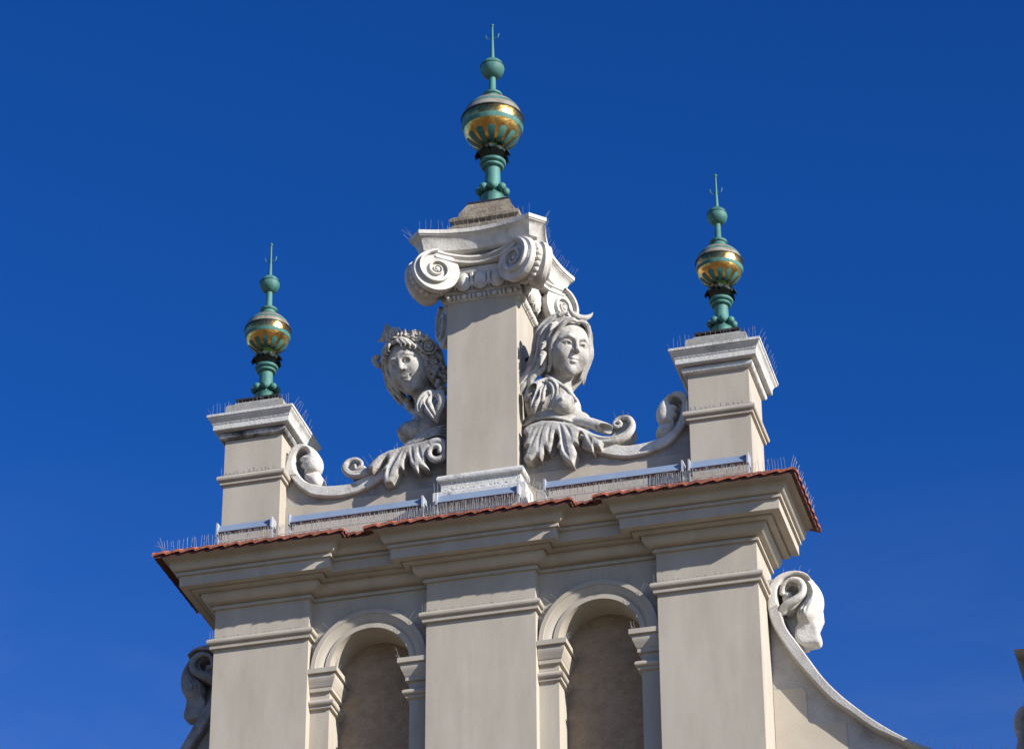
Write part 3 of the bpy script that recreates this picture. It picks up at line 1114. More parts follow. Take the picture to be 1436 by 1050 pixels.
# ================================================================== central column
CW, CY0, CY1 = 0.333, 0.041, 0.652
column = thing("square_column", (0, 0.347, 0.9), "tall square column with a white scrolled Ionic capital in the centre of the crest", "column")
b = MB()
b.box(-CW, CW, CY0, CY1, 0.88, 3.40)
b.build("shaft", M_PLASTER, column)
loop = [(-CW, CY0), (CW, CY0), (CW, CY1), (-CW, CY1)]
b = MB()
pr = [(0.0, 0.90), (0.098, 0.90), (0.100, 1.275), (0.092, 1.285), (0.06, 1.292), (0.042, 1.32), (0.036, 1.36), (0.042, 1.395)]
for k in range(9):
    a = -math.pi / 2 + math.pi * k / 8
    pr.append((0.040 + 0.036 * math.cos(a), 1.437 + 0.038 * math.sin(a)))
pr += [(0.012, 1.482), (0.0, 1.49)]
b.sweep(loop, pr, closed=True)
b.build("base_moulding", M_CAP, column)
# capital
cap = MB()
CCX, CCY = 0.012, 0.375
pr = [(0.0, 3.335), (0.012, 3.337), (0.014, 3.345), (0.014, 3.405), (0.024, 3.410), (0.030, 3.420), (0.034, 3.425), (0.030, 3.44), (0.04, 3.50), (0.06, 3.56), (0.085, 3.59), (0.092, 3.598), (0.098, 3.645), (0.06, 3.65), (0.06, 3.80), (0.0, 3.81)]
cap.sweep(loop, pr, closed=True)
capital = cap.build("capital", M_STONE, column)
# astragal beads (bead and reel) along front and right side
bd = MB()
def beads(p0, p1):
    p0, p1 = Vector(p0), Vector(p1)
    L = (p1 - p0).length
    d = (p1 - p0).normalized()
    x = 0.02
    i = 0
    while x < L - 0.03:
        ln = 0.062 if i % 3 == 0 else 0.034
        c_ = p0 + d * (x + ln / 2)
        sq = (ln / 2 * 0.98, 0.03, 0.030) if abs(d.x) > 0.5 else (0.03, ln / 2 * 0.98, 0.030)
        bd.sphere(c_, 1.0, 12, 8, sq)
        x += ln + 0.006
        i += 1
beads((-CW - 0.035, CY0 - 0.022, 3.374), (CW + 0.035, CY0 - 0.022, 3.374))
beads((CW + 0.022, CY0 - 0.03, 3.374), (CW + 0.022, CY1 + 0.03, 3.374))
beads((-CW - 0.022, CY0 - 0.03, 3.374), (-CW - 0.022, CY1 + 0.03, 3.374))
bd.build("bead_astragal", M_STONE, capital)
# egg and dart
def egg(s, c, ax, m_name):
    pass
for face in ('front', 'right', 'left'):
    n_e = 3
    for k in range(n_e):
        u = (k - 1) * 0.165
        q = MB()
        if face == 'front':
            q.sphere((u + 0.005, CY0 - 0.062, 3.515), 1.0, 16, 12, (0.064, 0.055, 0.098))
        elif face == 'right':
            q.sphere((CW + 0.062, 0.347 + u, 3.515), 1.0, 16, 12, (0.055, 0.064, 0.098))
        else:
            q.sphere((-CW - 0.062, 0.347 + u, 3.515), 1.0, 16, 12, (0.055, 0.064, 0.098))
        q.build("egg_ornament", M_STONE, capital)
    q = MB()
    for k in range(n_e):
        u = (k - 1) * 0.165
        pts = []
        for j in range(15):
            a = math.pi * (1 + j / 14)
            dx, dz = 0.078 * math.cos(a), 0.112 * math.sin(a)
            e = 0.070 + 0.025 * (dz + 0.1) / 0.1 * 0.6
            if face == 'front':
                pts.append((u + 0.005 + dx, CY0 - e, 3.535 + dz))
            elif face == 'right':
                pts.append((CW + e, 0.347 + u + dx, 3.535 + dz))
            else:
                pts.append((-CW - e, 0.347 + u + dx, 3.535 + dz))
        up = list(pts[0])
        up[2] = 3.60
        dn = list(pts[-1])
        dn[2] = 3.60
        q.tube([tuple(up)] + pts + [tuple(dn)], 0.011, 6)
    for k in range(4):
        u = (k - 1.5) * 0.165
        if face == 'front':
            q.tube([(u + 0.005, CY0 - 0.088, 3.595), (u + 0.005, CY0 - 0.075, 3.48), (u + 0.005, CY0 - 0.055, 3.43)], [0.010, 0.016, 0.002], 5)
        elif face == 'right':
            q.tube([(CW + 0.088, 0.347 + u, 3.595), (CW + 0.075, 0.347 + u, 3.48), (CW + 0.055, 0.347 + u, 3.43)], [0.010, 0.016, 0.002], 5)
        else:
            q.tube([(-CW - 0.088, 0.347 + u, 3.595), (-CW - 0.075, 0.347 + u, 3.48), (-CW - 0.055, 0.347 + u, 3.43)], [0.010, 0.016, 0.002], 5)
    q.build("dart_frame", M_STONE, capital)

def rot(v, k):
    """rotate about the capital axis by k quarter turns"""
    x, y = v[0] - CCX, v[1] - CCY
    for _ in range(k):
        x, y = -y, x
    return (CCX + x, CCY + y) + tuple(v[2:])
# abacus: concave sides, cut corners
ab_prof = [(-0.115, 3.80), (-0.085, 3.815), (-0.075, 3.84), (-0.066, 3.865), (-0.052, 3.90), (-0.030, 3.935), (-0.012, 3.945), (-0.012, 3.953), (0.0, 3.957), (0.003, 3.995), (-0.010, 4.003), (-0.20, 4.015)]
ring = []
for k in range(4):
    side = []
    N = 20
    for i in range(N + 1):
        u = -1 + 2 * i / N
        yy = 0.568 + 0.102 * abs(u) ** 1.9
        side.append((0.535 * u, -yy))
    for (x, y) in side:
        for _ in range(k):
            x, y = -y, x
        ring.append((CCX + x, CCY + y))
a = MB()
a.sweep(ring, ab_prof, closed=True)
nr = len(ring)
a.add([(x, y, 3.802) for x, y in [(CCX + (p[0] - CCX) * 0.80, CCY + (p[1] - CCY) * 0.80) for p in ring]], [tuple(range(nr))])
a.add([(x, y, 4.012) for x, y in [(CCX + (p[0] - CCX) * 0.75, CCY + (p[1] - CCY) * 0.75) for p in ring]], [tuple(range(nr))])
a.build("abacus", M_CAP2 if 'M_CAP2' in globals() else M_STONE, capital, angle=35)

# corner scrolls
VZ, VR = 3.568, 0.222
def spiral_pts(turns, r0, r1, start, sgn, n):
    out = []
    for i in range(n + 1):
        t = i / n
        r = r0 * (r1 / r0) ** t
        th = start + sgn * 2 * math.pi * turns * t
        out.append((r * math.cos(th), r * math.sin(th), r))
    return out
for k in range(4):
    # front face right volute F, and the next face's adjacent volute G share one roll
    cF = Vector(rot((CCX + 0.375, CCY - 0.592, 0), k))
    cG = Vector(rot((CCX + 0.592, CCY - 0.375, 0), k))
    def rv(x, y):
        for _ in range(k):
            x, y = -y, x
        return Vector((x, y, 0))
    nF = rv(-math.sin(R(30)), -math.cos(R(30)))
    nG = rv(math.cos(R(30)), math.sin(R(30)))
    cF.z = cG.z = VZ
    roll = MB()
    n = 48
    vs = []
    fs = []
    S = 24
    for i in range(S + 1):
        s_ = i / S
        c_ = cF.lerp(cG, s_)
        # normal turning from -nF (pointing into the roll) to nG
        nn = (-nF).lerp(nG, s_).normalized()
        side = nn.cross(Vector((0, 0, 1))).normalized()
        rr = VR * (1.0 if s_ < 0.21 or s_ > 0.79 else 0.80 + 0.14 * (abs(s_ - 0.5) / 0.29) ** 3)
        if i in (0, S):
            rr = VR * 0.985
        for j in range(n):
            th = 2 * math.pi * j / n
            vs.append(c_ + side * rr * math.cos(th) + Vector((0, 0, rr * math.sin(th))))
    for i in range(S):
        for j in range(n):
            a_, b_ = i * n + j, i * n + (j + 1) % n
            fs.append((a_, b_, b_ + n, a_ + n))
    fs.append(tuple(range(n)))
    fs.append(tuple(range(S * n, S * n + n)))
    roll.add(vs, fs)
    volute = roll.build("volute", M_STONE, capital, angle=50)
    # beads round the waist
    wb = MB()
    cm = cF.lerp(cG, 0.5)
    nn = (-nF).lerp(nG, 0.5).normalized()
    side = nn.cross(Vector((0, 0, 1))).normalized()
    for j in range(22):
        th = 2 * math.pi * j / 22
        q = cm + side * VR * 0.83 * math.cos(th) + Vector((0, 0, VR * 0.83 * math.sin(th)))
        wb.sphere(q, 0.030, 9, 6)
    wb.build("bead_band", M_STONE, volute)
    # spiral relief on both end faces; the spiral leaves the channel at the top, towards the face's middle
    for (c_, nrm, inner) in ((cF, nF, -1), (cG, nG, 1)):
        # in-face horizontal axis pointing away from the middle of that face (outwards)
        h_ = Vector((0, 0, 1)).cross(nrm).normalized()
        mid = Vector((CCX, CCY, VZ))
        outw = (c_ - mid)
        outw.z = 0
        if h_.dot(outw - nrm * outw.dot(nrm)) < 0:
            h_ = -h_
        sp = spiral_pts(2.45, VR * 0.885, VR * 0.115, math.pi / 2, -1, 130)
        vs = []
        fs = []
        K = 7
        for (x, z, r) in sp:
            d = math.hypot(x, z)
            grow = min(1.0, 0.42 + len(vs) / 7 / 22.0 * 0.58)
            hw = 0.135 * r * grow
            ht = 0.052 * (0.40 + 0.60 * r / VR)
            base = -0.004
            for (o_, y_) in ((-1.12, base), (-1.0, ht * 0.92), (-0.85, ht), (0.0, ht * 0.94), (0.85, ht), (1.0, ht * 0.92), (1.12, base)):
                rr = d + o_ * hw
                vs.append(c_ + h_ * (x / d * rr) + Vector((0, 0, z / d * rr)) + nrm * y_)
        for i in range(len(sp) - 1):
            for q in range(K - 1):
                p = i * K + q
                fs.append((p, p + 1, p + K + 1, p + K))
        m_ = MB()
        m_.add(vs, fs)
        m_.sphere(c_ + nrm * 0.004, 0.030, 12, 8)
        m_.build("spiral", M_STONE, volute, angle=60)
# sagging channel between the two volutes of each face
for k in range(4):
    ch = MB()
    N = 40
    rings = []
    for i in range(N + 1):
        u = -1 + 2 * i / N
        au = abs(u)
        x = 0.385 * u
        y = -(0.450 + 0.145 * au ** 1.8)
        zu = 3.775 - 0.0 + 0.0 * au
        sag = (1 - au ** 2.2)
        zu = VZ + VR * 0.965 - 0.030 * sag
        zl = VZ + VR * 0.60 - 0.040 * sag
        fw = 0.024
        sec = [(y + 0.14, zl), (y, zl), (y - 0.016, zl + 0.004), (y - 0.020, zl + fw), (y - 0.004, zl + fw + 0.008), (y + 0.020, zl + 0.5 * (zu - zl)), (y - 0.004, zu - fw - 0.008), (y - 0.020, zu - fw), (y - 0.016, zu - 0.004), (y, zu), (y + 0.14, zu)]
        rings.append([rot((CCX + x, CCY + yy, zz), k) for yy, zz in sec])
    vs = [p for r_ in rings for p in r_]
    K = len(rings[0])
    fs = []
    for i in range(N):
        for q in range(K - 1):
            p = i * K + q
            fs.append((p, p + 1, p + K + 1, p + K))
    ch.add(vs, fs)
    ch.build("channel_band", M_STONE, capital, angle=50)
# stepped block carrying the finial
st = MB()
def step(hx, z0, z1, ch_, cx=0.03, cy=0.347):
    zs_ = [(hx - ch_, z0), (hx, z0 + ch_), (hx, z1 - ch_), (hx - ch_, z1)]
    vs = []
    fs = []
    for h, z in zs_:
        vs += [(cx - h, cy - h, z), (cx + h, cy - h, z), (cx + h, cy + h, z), (cx - h, cy + h, z)]
    for j in range(3):
        for i in range(4):
            p, q = j * 4 + i, j * 4 + (i + 1) % 4
            fs.append((p, q, q + 4, p + 4))
    fs += [(0, 1, 2, 3), (12, 13, 14, 15)]
    st.add(vs, fs)
st.box(0.03 - 0.40, 0.03 + 0.40, 0.347 - 0.40, 0.347 + 0.40, 4.0, 4.075)
step(0.354, 4.080, 4.180, 0.022)
step(0.318, 4.178, 4.202, 0.002)
step(0.340, 4.200, 4.300, 0.034)
step(0.275, 4.295, 4.318, 0.002)
st_v = [(0.03 + sx * h, 0.347 + sy * h, z) for h, z in ((0.272, 4.316), (0.268, 4.362), (0.205, 4.492)) for sx, sy in ((-1, -1), (1, -1), (1, 1), (-1, 1))]
st.add(st_v, [(0, 1, 5, 4), (1, 2, 6, 5), (2, 3, 7, 6), (3, 0, 4, 7), (4, 5, 9, 8), (5, 6, 10, 9), (6, 7, 11, 10), (7, 4, 8, 11), (8, 9, 10, 11)])
st.build("stepped_block", M_SAND if 'M_SAND' in globals() else M_DARKSTONE, column)
b = MB()
b.box(0.03 - 0.207, 0.03 + 0.207, 0.347 - 0.207, 0.347 + 0.207, 4.492, 4.515)
b.build("sheet_plate", M_BLACK, column)
adopt(column)

# ================================================================== crest walls
COP_LOW = [(1.932, 2.02), (1.93, 1.944), (1.916, 1.881), (1.882, 1.798), (1.828, 1.721), (1.746, 1.631), (1.665, 1.572), (1.554, 1.537), (1.459, 1.520), (1.355, 1.515), (1.25, 1.53), (1.15, 1.56), (1.02, 1.615), (0.90, 1.68)]
COP_TOP = [(1.842, 2.03), (1.836, 1.96), (1.826, 1.885), (1.786, 1.79), (1.728, 1.722), (1.645, 1.675), (1.56, 1.648), (1.46, 1.635), (1.37, 1.632), (1.30, 1.636), (1.22, 1.66), (1.12, 1.70), (1.02, 1.745), (0.92, 1.775)]
SCR = [(1.925, 1.86), (1.93, 1.94), (1.915, 2.0), (1.893, 2.063), (1.855, 2.106), (1.792, 2.122), (1.719, 2.109), (1.650, 2.047), (1.608, 1.971), (1.60, 1.9), (1.622, 1.826), (1.595, 1.77), (1.588, 1.718), (1.612, 1.671), (1.65, 1.64)]

def crest_wall(sgn, label):
    t = thing("crest_wall", (sgn * 1.1, 0.3, 0.9), label, "wall", "crest walls between column and pedestals")
    f = (lambda L: [(sgn * q[0],) + tuple(q[1:]) for q in L])
    n = 64
    A = smooth_curve(COP_TOP, n)
    B = smooth_curve(COP_LOW, n)
    b = MB()
    b.band(f([tuple(q) for q in A]), f([tuple(q) for q in B]), 0.165, 0.50, 0.012)
    b.build("coping", M_STONE, t)
    w_ = MB()
    low = [tuple(q) for q in B if q[1] < 1.99]
    poly = [(0.335, 0.92), (1.929, 0.92), (1.929, 1.9)] + [(x - 0.0, z + 0.02) for x, z in low if x < 1.92] + [(1.0, 1.74), (0.8, 1.86), (0.6, 1.90), (0.335, 1.90)]
    w_.prism(f(poly), 0.222, 0.46)
    w_.build("stone_panel", M_STONE2, t)
    p_ = MB()
    p_.box(min(sgn * 0.336, sgn * 1.928), max(sgn * 0.336, sgn * 1.928), 0.214, 0.30, 0.92, 1.497)
    p_.build("plaster_band", M_PLASTER, t)
    # scroll with a curled, scalloped leaf
    lo, hi = (1.55, 0.02, 1.60), (1.95, 0.54, 2.16)
    if sgn < 0:
        lo, hi = (-1.95, 0.02, 1.60), (-1.55, 0.54, 2.16)
    s = Sculpt(lo, hi, 0.006)
    outer = smooth_curve([(1.932, 1.80), (1.935, 1.90), (1.912, 2.0), (1.892, 2.063), (1.855, 2.108), (1.792, 2.126), (1.715, 2.10)], 30)
    inner = smooth_curve([(1.720, 2.058), (1.785, 2.072), (1.829, 2.035), (1.852, 1.96), (1.842, 1.87), (1.80, 1.79)], 30)
    s.slab(f([tuple(q) for q in outer] + [tuple(q) for q in inner]), 0.155, 0.50, rnd=0.016)
    s.slab(f([(1.90, 1.90), (1.87, 2.05), (1.79, 2.10), (1.73, 2.07), (1.70, 1.96), (1.70, 1.80), (1.69, 1.70), (1.74, 1.675), (1.80, 1.74)]), 0.29, 0.44, 0.004, rnd=0.02)
    lo_ = smooth_curve([(1.780, 2.112), (1.719, 2.109), (1.646, 2.047), (1.602, 1.971), (1.592, 1.9), (1.612, 1.835), (1.65, 1.812), (1.70, 1.806), (1.755, 1.825)], 34)
    sc_ = [tuple(q) for q in smooth_curve([(1.755, 1.825), (1.750, 1.862), (1.788, 1.895), (1.765, 1.931)], 12)] + [tuple(q) for q in smooth_curve([(1.765, 1.931), (1.800, 1.968), (1.765, 2.0), (1.728, 2.01), (1.728, 2.045), (1.755, 2.068), (1.80, 2.072)], 18)]
    s.slab(f([tuple(q) for q in lo_] + sc_[1:]), 0.175, 0.30, 0.004, puff=0.05, rnd=0.03)
    lb = smooth_curve([(1.618, 1.822), (1.588, 1.775), (1.580, 1.718), (1.608, 1.672), (1.66, 1.665), (1.715, 1.705), (1.755, 1.765), (1.755, 1.83)], 30)
    s.slab(f([tuple(q) for q in lb]), 0.200, 0.36, 0.004, puff=0.05, rnd=0.03)
    s.chain(f([(1.76, 0.10, 2.035), (1.755, 0.40, 2.035)]), [0.026, 0.026], 0.004, 'sub')
    s.chain(f([(1.73, 0.10, 1.99), (1.68, 0.085, 1.94), (1.66, 0.09, 1.87)]), [0.004, 0.012, 0.008], 0.012, 'sub', n=10)
    s.mesh("scroll", M_STONE, t)
    adopt(t)
    return t
crest_wall(-1, "low curved crest wall left of the column, its scroll end brightly sunlit")
crest_wall(1, "low curved crest wall right of the column, its scroll end in shade")

# ================================================================== busts
CB = np.array([[0.96516275, 0.26160669, -0.00477663], [0.13836761, -0.49482435, 0.85790633], [0.22207044, -0.82868016, -0.51378392]])
def head_frame(centre, fr, up, size):
    """fr, up given in right / up / towards-viewer components"""
    fw = np.array(fr) @ CB
    fw /= np.linalg.norm(fw)
    u = np.array(up) @ CB
    u -= fw * (u @ fw)
    u /= np.linalg.norm(u)
    Y = -fw
    X = np.cross(Y, u)
    return (np.array(centre, float), np.stack([X, Y, u]), size)

def sculpt_face(s, T, smile=0.0, heavy=0.0, e=1.0):
    s.T = T
    s.ell((0, 0.07, 0.13), (0.355, 0.42, 0.36))
    s.ell((0, -0.09, -0.06), (0.302, 0.31, 0.40), 0.10)
    s.ell((0, -0.13, -0.265), (0.232, 0.225, 0.21), 0.09)
    s.ball((0, -0.305, -0.415), 0.072, 0.10)
    for g in (-1, 1):
        s.ball((g * 0.165, -0.258, -0.14), 0.108, 0.10)
        s.chain([(g * 0.045, -0.380, 0.098), (g * 0.13, -0.372, 0.128), (g * 0.235, -0.285, 0.072)], [0.020, 0.024, 0.020], 0.045)
    for g in (-1, 1):
        s.ell((g * 0.132, -0.425, 0.012), (0.096 * e, 0.110, 0.062 * e), 0.030, 'sub')
    s.chain([(0, -0.378, 0.105), (0, -0.408, 0.02), (0, -0.462, -0.085)], [0.024, 0.028, 0.040], 0.03)
    for g in (-1, 1):
        s.ball((g * 0.042, -0.415, -0.098), 0.030, 0.02)
        s.ball((g * 0.024, -0.448, -0.132), 0.014, 0.006, 'sub')
        s.ball((g * 0.130, -0.292, 0.010), 0.075 * e, 0.006)
        lz = (0.046 - 0.022 * heavy) * e
        s.chain([(g * 0.055, -0.354, -0.004), (g * 0.095, -0.372, lz), (g * 0.145, -0.370, lz + 0.010), (g * 0.212, -0.318, 0.002)], [0.010, 0.017, 0.019, 0.011], 0.004, n=9)
        s.chain([(g * 0.06, -0.354, -0.012), (g * 0.12, -0.366, -0.048 * e), (g * 0.195, -0.322, -0.014)], [0.008, 0.013, 0.008], 0.004, n=7)
        s.ball((g * 0.124, -0.374, 0.006 - 0.008 * heavy), (0.034 - 0.008 * heavy) * e, 0.002, 'sub')
        s.ball((g * 0.118, -0.352, 0.006 - 0.004 * heavy), 0.014, 0.002)
    c_ = 0.018 * smile
    s.chain([(-0.098, -0.330, -0.232 + 2 * c_), (-0.045, -0.378, -0.217), (0, -0.388, -0.226), (0.045, -0.378, -0.217), (0.098, -0.330, -0.232 + 2 * c_)], [0.010, 0.022, 0.020, 0.022, 0.010], 0.016, n=13)
    s.chain([(-0.078, -0.336, -0.253 + c_), (0, -0.382, -0.276 - 0.02 * smile), (0.078, -0.336, -0.253 + c_)], [0.010, 0.027, 0.010], 0.016, n=9)
    s.chain([(-0.102, -0.348, -0.238 + 2 * c_), (-0.04, -0.402, -0.245 - 0.006 * smile), (0.04, -0.402, -0.245 - 0.006 * smile), (0.102, -0.348, -0.238 + 2 * c_)], [0.006, 0.011 + 0.012 * smile, 0.011 + 0.012 * smile, 0.006], 0.006, 'sub', n=11)
    s.ball((0, -0.405, -0.335), 0.022, 0.03, 'sub')
    s.T = None

def strands(h, rr, n_k=5, wave=0.02, lift=0.0, out=0.0):
    """hair parted in the middle: rows of locks fanning outwards and back from the face"""
    for g in (-1, 1):
        for k in range(n_k):
            ph = rr.uniform(0, 6.28)
            def wv(j):
                return wave * math.sin(ph + 1.9 * j)
            o = 0.047 * k
            b = 0.088 * k
            pts = [(g * (0.010 + 0.004 * k), -0.305 + 0.115 * k, 0.385 + 0.040 * k - 0.012 * k * k * 0.6 + lift),
                   (g * (0.105 + 0.3 * o), -0.312 + b, 0.395 + 0.036 * k + 0.5 * wv(0) + lift),
                   (g * (0.205 + 0.7 * o), -0.270 + b, 0.330 + 0.026 * k + wv(1) + lift),
                   (g * (out + 0.275 + 0.95 * o + wv(2)), -0.215 + b, 0.190 + 0.010 * k),
                   (g * (out + 0.305 + o + wv(3)), -0.175 + b, 0.030),
                   (g * (out + 0.305 + o + wv(4)), -0.140 + b, -0.130),
                   (g * (out + 0.298 + o + wv(5)), -0.105 + b, -0.290),
                   (g * (out + 0.280 + o + wv(6)), -0.070 + b, -0.440)]
            w0 = 0.040 - 0.002 * k
            h.chain(pts, [w0 * 0.7, w0, w0 * 1.12, w0 * 1.1, w0 * 1.05, w0, w0 * 0.95, w0 * 0.6], 0.005, n=30)
            # thin wisps lying on the lock
            for q in range(2):
                d = 0.022 * (1 if q else -1)
                P = [(x + g * d * 0.6, y - 0.026, z + d * 0.5 + 0.012 * math.sin(2.3 * j + ph + q)) for j, (x, y, z) in enumerate(pts)]
                h.chain(P, [0.006, 0.014, 0.017, 0.017, 0.017, 0.016, 0.014, 0.006], 0.003, n=30)

def leaf_lobe(s, pts, r0, r1, groove=0.30, k=0.006):
    P = smooth_curve(pts, 18)
    u = np.linspace(0, 1, 18)
    rad = r1 + (r0 - r1) * np.sin(np.pi * np.clip(u * 0.85 + 0.15, 0, 1)) ** 0.8
    s.chain(P, list(rad), k, flat=0.62)
    return P, rad

def leaf_groove(s, P, rad, f=0.36):
    Q = P + np.array([[0.0, -0.62, 0.0]]) * np.asarray(rad)[:, None]
    s.chain(Q[2:-2], list(np.asarray(rad)[2:-2] * f), 0.006, 'sub')

def stem_scroll(s, stem, stem_r, k=0.008):
    P = smooth_curve(stem, 50)
    rr = np.interp(np.linspace(0, 1, 50), np.linspace(0, 1, len(stem_r)), stem_r)
    s.chain(P, rr, k)

BH = 0.0055
RLEAF = [(0.437, 1.943), (0.386, 1.911), (0.378, 1.874), (0.416, 1.825), (0.377, 1.731), (0.424, 1.717), (0.399, 1.659), (0.378, 1.585), (0.445, 1.567), (0.507, 1.62), (0.533, 1.574), (0.567, 1.618), (0.575, 1.688), (0.614, 1.63), (0.645, 1.665), (0.656, 1.744), (0.663, 1.805), (0.681, 1.83), (0.703, 1.799), (0.711, 1.742), (0.685, 1.671), (0.717, 1.672), (0.714, 1.617), (0.741, 1.545), (0.836, 1.471), (0.848, 1.522), (0.869, 1.593), (0.843, 1.672), (0.895, 1.67), (0.885, 1.734), (0.894, 1.782), (0.915, 1.794), (0.939, 1.756), (0.944, 1.685), (0.981, 1.632), (1.026, 1.563), (1.034, 1.634), (1.091, 1.603), (1.115, 1.661), (1.049, 1.715), (0.939, 1.806), (0.829, 1.898), (0.662, 1.949), (0.55, 1.967)]
LLEAF = [(-0.49, 1.925), (-0.538, 1.935), (-0.637, 1.916), (-0.761, 1.901), (-0.91, 1.876), (-1.008, 1.836), (-1.07, 1.777), (-1.106, 1.728), (-1.075, 1.713), (-1.058, 1.67), (-1.006, 1.72), (-0.958, 1.79), (-0.921, 1.819), (-0.911, 1.791), (-0.92, 1.741), (-0.971, 1.688), (-0.938, 1.676), (-0.958, 1.611), (-0.941, 1.534), (-0.867, 1.541), (-0.825, 1.605), (-0.807, 1.67), (-0.789, 1.678), (-0.758, 1.656), (-0.757, 1.757), (-0.729, 1.805), (-0.71, 1.791), (-0.699, 1.708), (-0.647, 1.629), (-0.617, 1.6), (-0.61, 1.664), (-0.563, 1.636), (-0.511, 1.617), (-0.555, 1.70), (-0.545, 1.78), (-0.49, 1.88)]
# ---------------- right bust: calm face, crescent on the hair
def bust_right():
    t = thing("bust", (0.75, 0.25, 1.55), "white stone female bust with crescent on her hair, right of the column", "statue", "stone busts on the crest")
    DX = np.array([-0.0620, 0.20, 0.1240])
    def pre(x, z, y=0.15):
        return (x - DX[0], y - DX[1], z - DX[2])
    def pray(x, z, y):
        return pre(x - 0.31 * (y - 0.15), z + 0.62 * (y - 0.15), y)
    T = head_frame((0.822, 0.03, 2.660), (0.37, 0.15, 0.90), (0.21, 0.97, 0.0), 0.585)
    s = Sculpt((0.32, -0.34, 1.78), (1.20, 0.48, 3.04), BH)
    sculpt_face(s, T, 0.0, 1.0, 1.12)
    s.T = T
    s.chain([(0.0, 0.03, -0.28), (-0.03, 0.11, -0.62)], [0.175, 0.175], 0.05)
    nk = s.w((-0.03, 0.11, -0.62))
    s.T = None
    s.chain([nk, (0.71, 0.22, 2.16), (0.69, 0.21, 1.95)], [0.10, 0.15, 0.15], 0.09, n=12)
    s.ell((0.66, 0.20, 2.12), (0.22, 0.13, 0.18), 0.06)
    s.ell((0.50, 0.15, 2.17), (0.12, 0.11, 0.15), 0.06)
    s.ell((0.825, 0.21, 2.08), (0.075, 0.09, 0.14), 0.05)
    s.ell((0.69, 0.19, 1.92), (0.20, 0.12, 0.12), 0.06)
    s.ell((0.52, 0.20, 1.95), (0.16, 0.11, 0.14), 0.06)
    s.ell((0.805, -0.045, 2.010), (0.116, 0.120, 0.112), 0.03)
    s.ell((0.90, 0.20, 1.95), (0.10, 0.10, 0.10), 0.06)
    s.ball((0.818, -0.165, 2.012), 0.019, 0.010)
    s.mesh("body", M_BUST, t)
    # hair
    h = Sculpt((0.30, -0.36, 1.98), (1.26, 0.62, 3.18), BH)
    h.T = T
    h.ell((0, 0.18, 0.13), (0.385, 0.36, 0.385))
    h.ell((0, 0.22, -0.25), (0.33, 0.22, 0.36), 0.05)
    rr = random.Random(3)
    strands(h, rr, 5, 0.018)
    # long wavy locks falling over the shoulder on the column side
    for k in range(5):
        o = 0.055 * k
        ph = rr.uniform(0, 6.28)
        w = [0.030 * math.sin(ph + 1.7 * j) for j in range(7)]
        h.chain([(-0.34 - 0.3 * o, -0.02 + o, -0.24), (-0.37 - 0.5 * o + w[1], -0.02 + o, -0.38), (-0.42 - 0.7 * o + w[2], 0.0 + o, -0.50), (-0.48 - o + w[3], 0.02 + o, -0.60),
                 (-0.53 - o + w[4], 0.03 + o, -0.71), (-0.56 - o + w[5], 0.05 + o, -0.82), (-0.57 - o, 0.08 + o, -0.93)], [0.040, 0.042, 0.044, 0.044, 0.042, 0.036, 0.02], 0.005, n=26)
    # locks hanging behind the neck on the sky side
    for k in range(4):
        o = 0.06 * k
        ph = rr.uniform(0, 6.28)
        w = [0.020 * math.sin(ph + 1.8 * j) for j in range(5)]
        h.chain([(0.33 - 0.6 * o + w[0], 0.02 + o, -0.28), (0.31 - o + w[1], 0.08 + o, -0.44), (0.25 - o + w[2], 0.13 + o, -0.60), (0.17 - o + w[3], 0.17 + o, -0.76), (0.10 - o, 0.18 + o, -0.90)], [0.045, 0.048, 0.046, 0.040, 0.02], 0.005, n=20)
    h.T = None
    cord = [pre(*q, y=0.12) for q in ((0.586, 2.478), (0.678, 2.397), (0.769, 2.304), (0.837, 2.203), (0.875, 2.135))]
    h.chain([(a, b + 0.06 * (1 - i / 4), c) for i, (a, b, c) in enumerate(cord)], [0.020, 0.020, 0.019, 0.022, 0.010], 0.006, n=24)
    h.T = T
    # pointed ornaments in the hair on the column side
    for (a, b_, w) in (((-0.33, -0.20, 0.30), (-0.42, -0.26, 0.16), 0.055), ((-0.40, -0.08, -0.02), (-0.48, -0.16, -0.14), 0.05), ((-0.42, -0.10, -0.20), (-0.47, -0.18, -0.40), 0.06), ((-0.30, -0.27, 0.44), (-0.18, -0.34, 0.50), 0.05)):
        h.seg(a, b_, w, 0.010, 0.004)
        m_ = tuple((np.array(a) * 0.7 + np.array(b_) * 0.3) + np.array((-0.05, -0.02, 0.03)))
        h.seg(a, m_, w * 0.7, 0.010, 0.004)
    h.T = None
    h.mesh("hair", M_BUST, t)
    # crescent standing on the hair
    c_ = Sculpt((0.68, -0.32, 2.70), (1.30, 0.20, 3.28), 0.0050)
    c_.T = T
    pts = []
    for i in range(21):
        a = R(192 + 150 * i / 20)
        pts.append((0.075 + 0.215 * math.cos(a), -0.215, 0.665 + 0.185 * math.sin(a)))
    rad = [0.010 + 0.046 * math.sin(math.pi * i / 20) for i in range(21)]
    c_.chain(pts, rad, 0.004)
    c_.T = None
    c_.mesh("crescent", M_BUST, t)
    # leaf epaulette on the shoulder, pierced by drop-shaped eyes
    a = Sculpt((0.38, -0.14, 1.95), (0.78, 0.22, 2.40), 0.0048)
    g = []
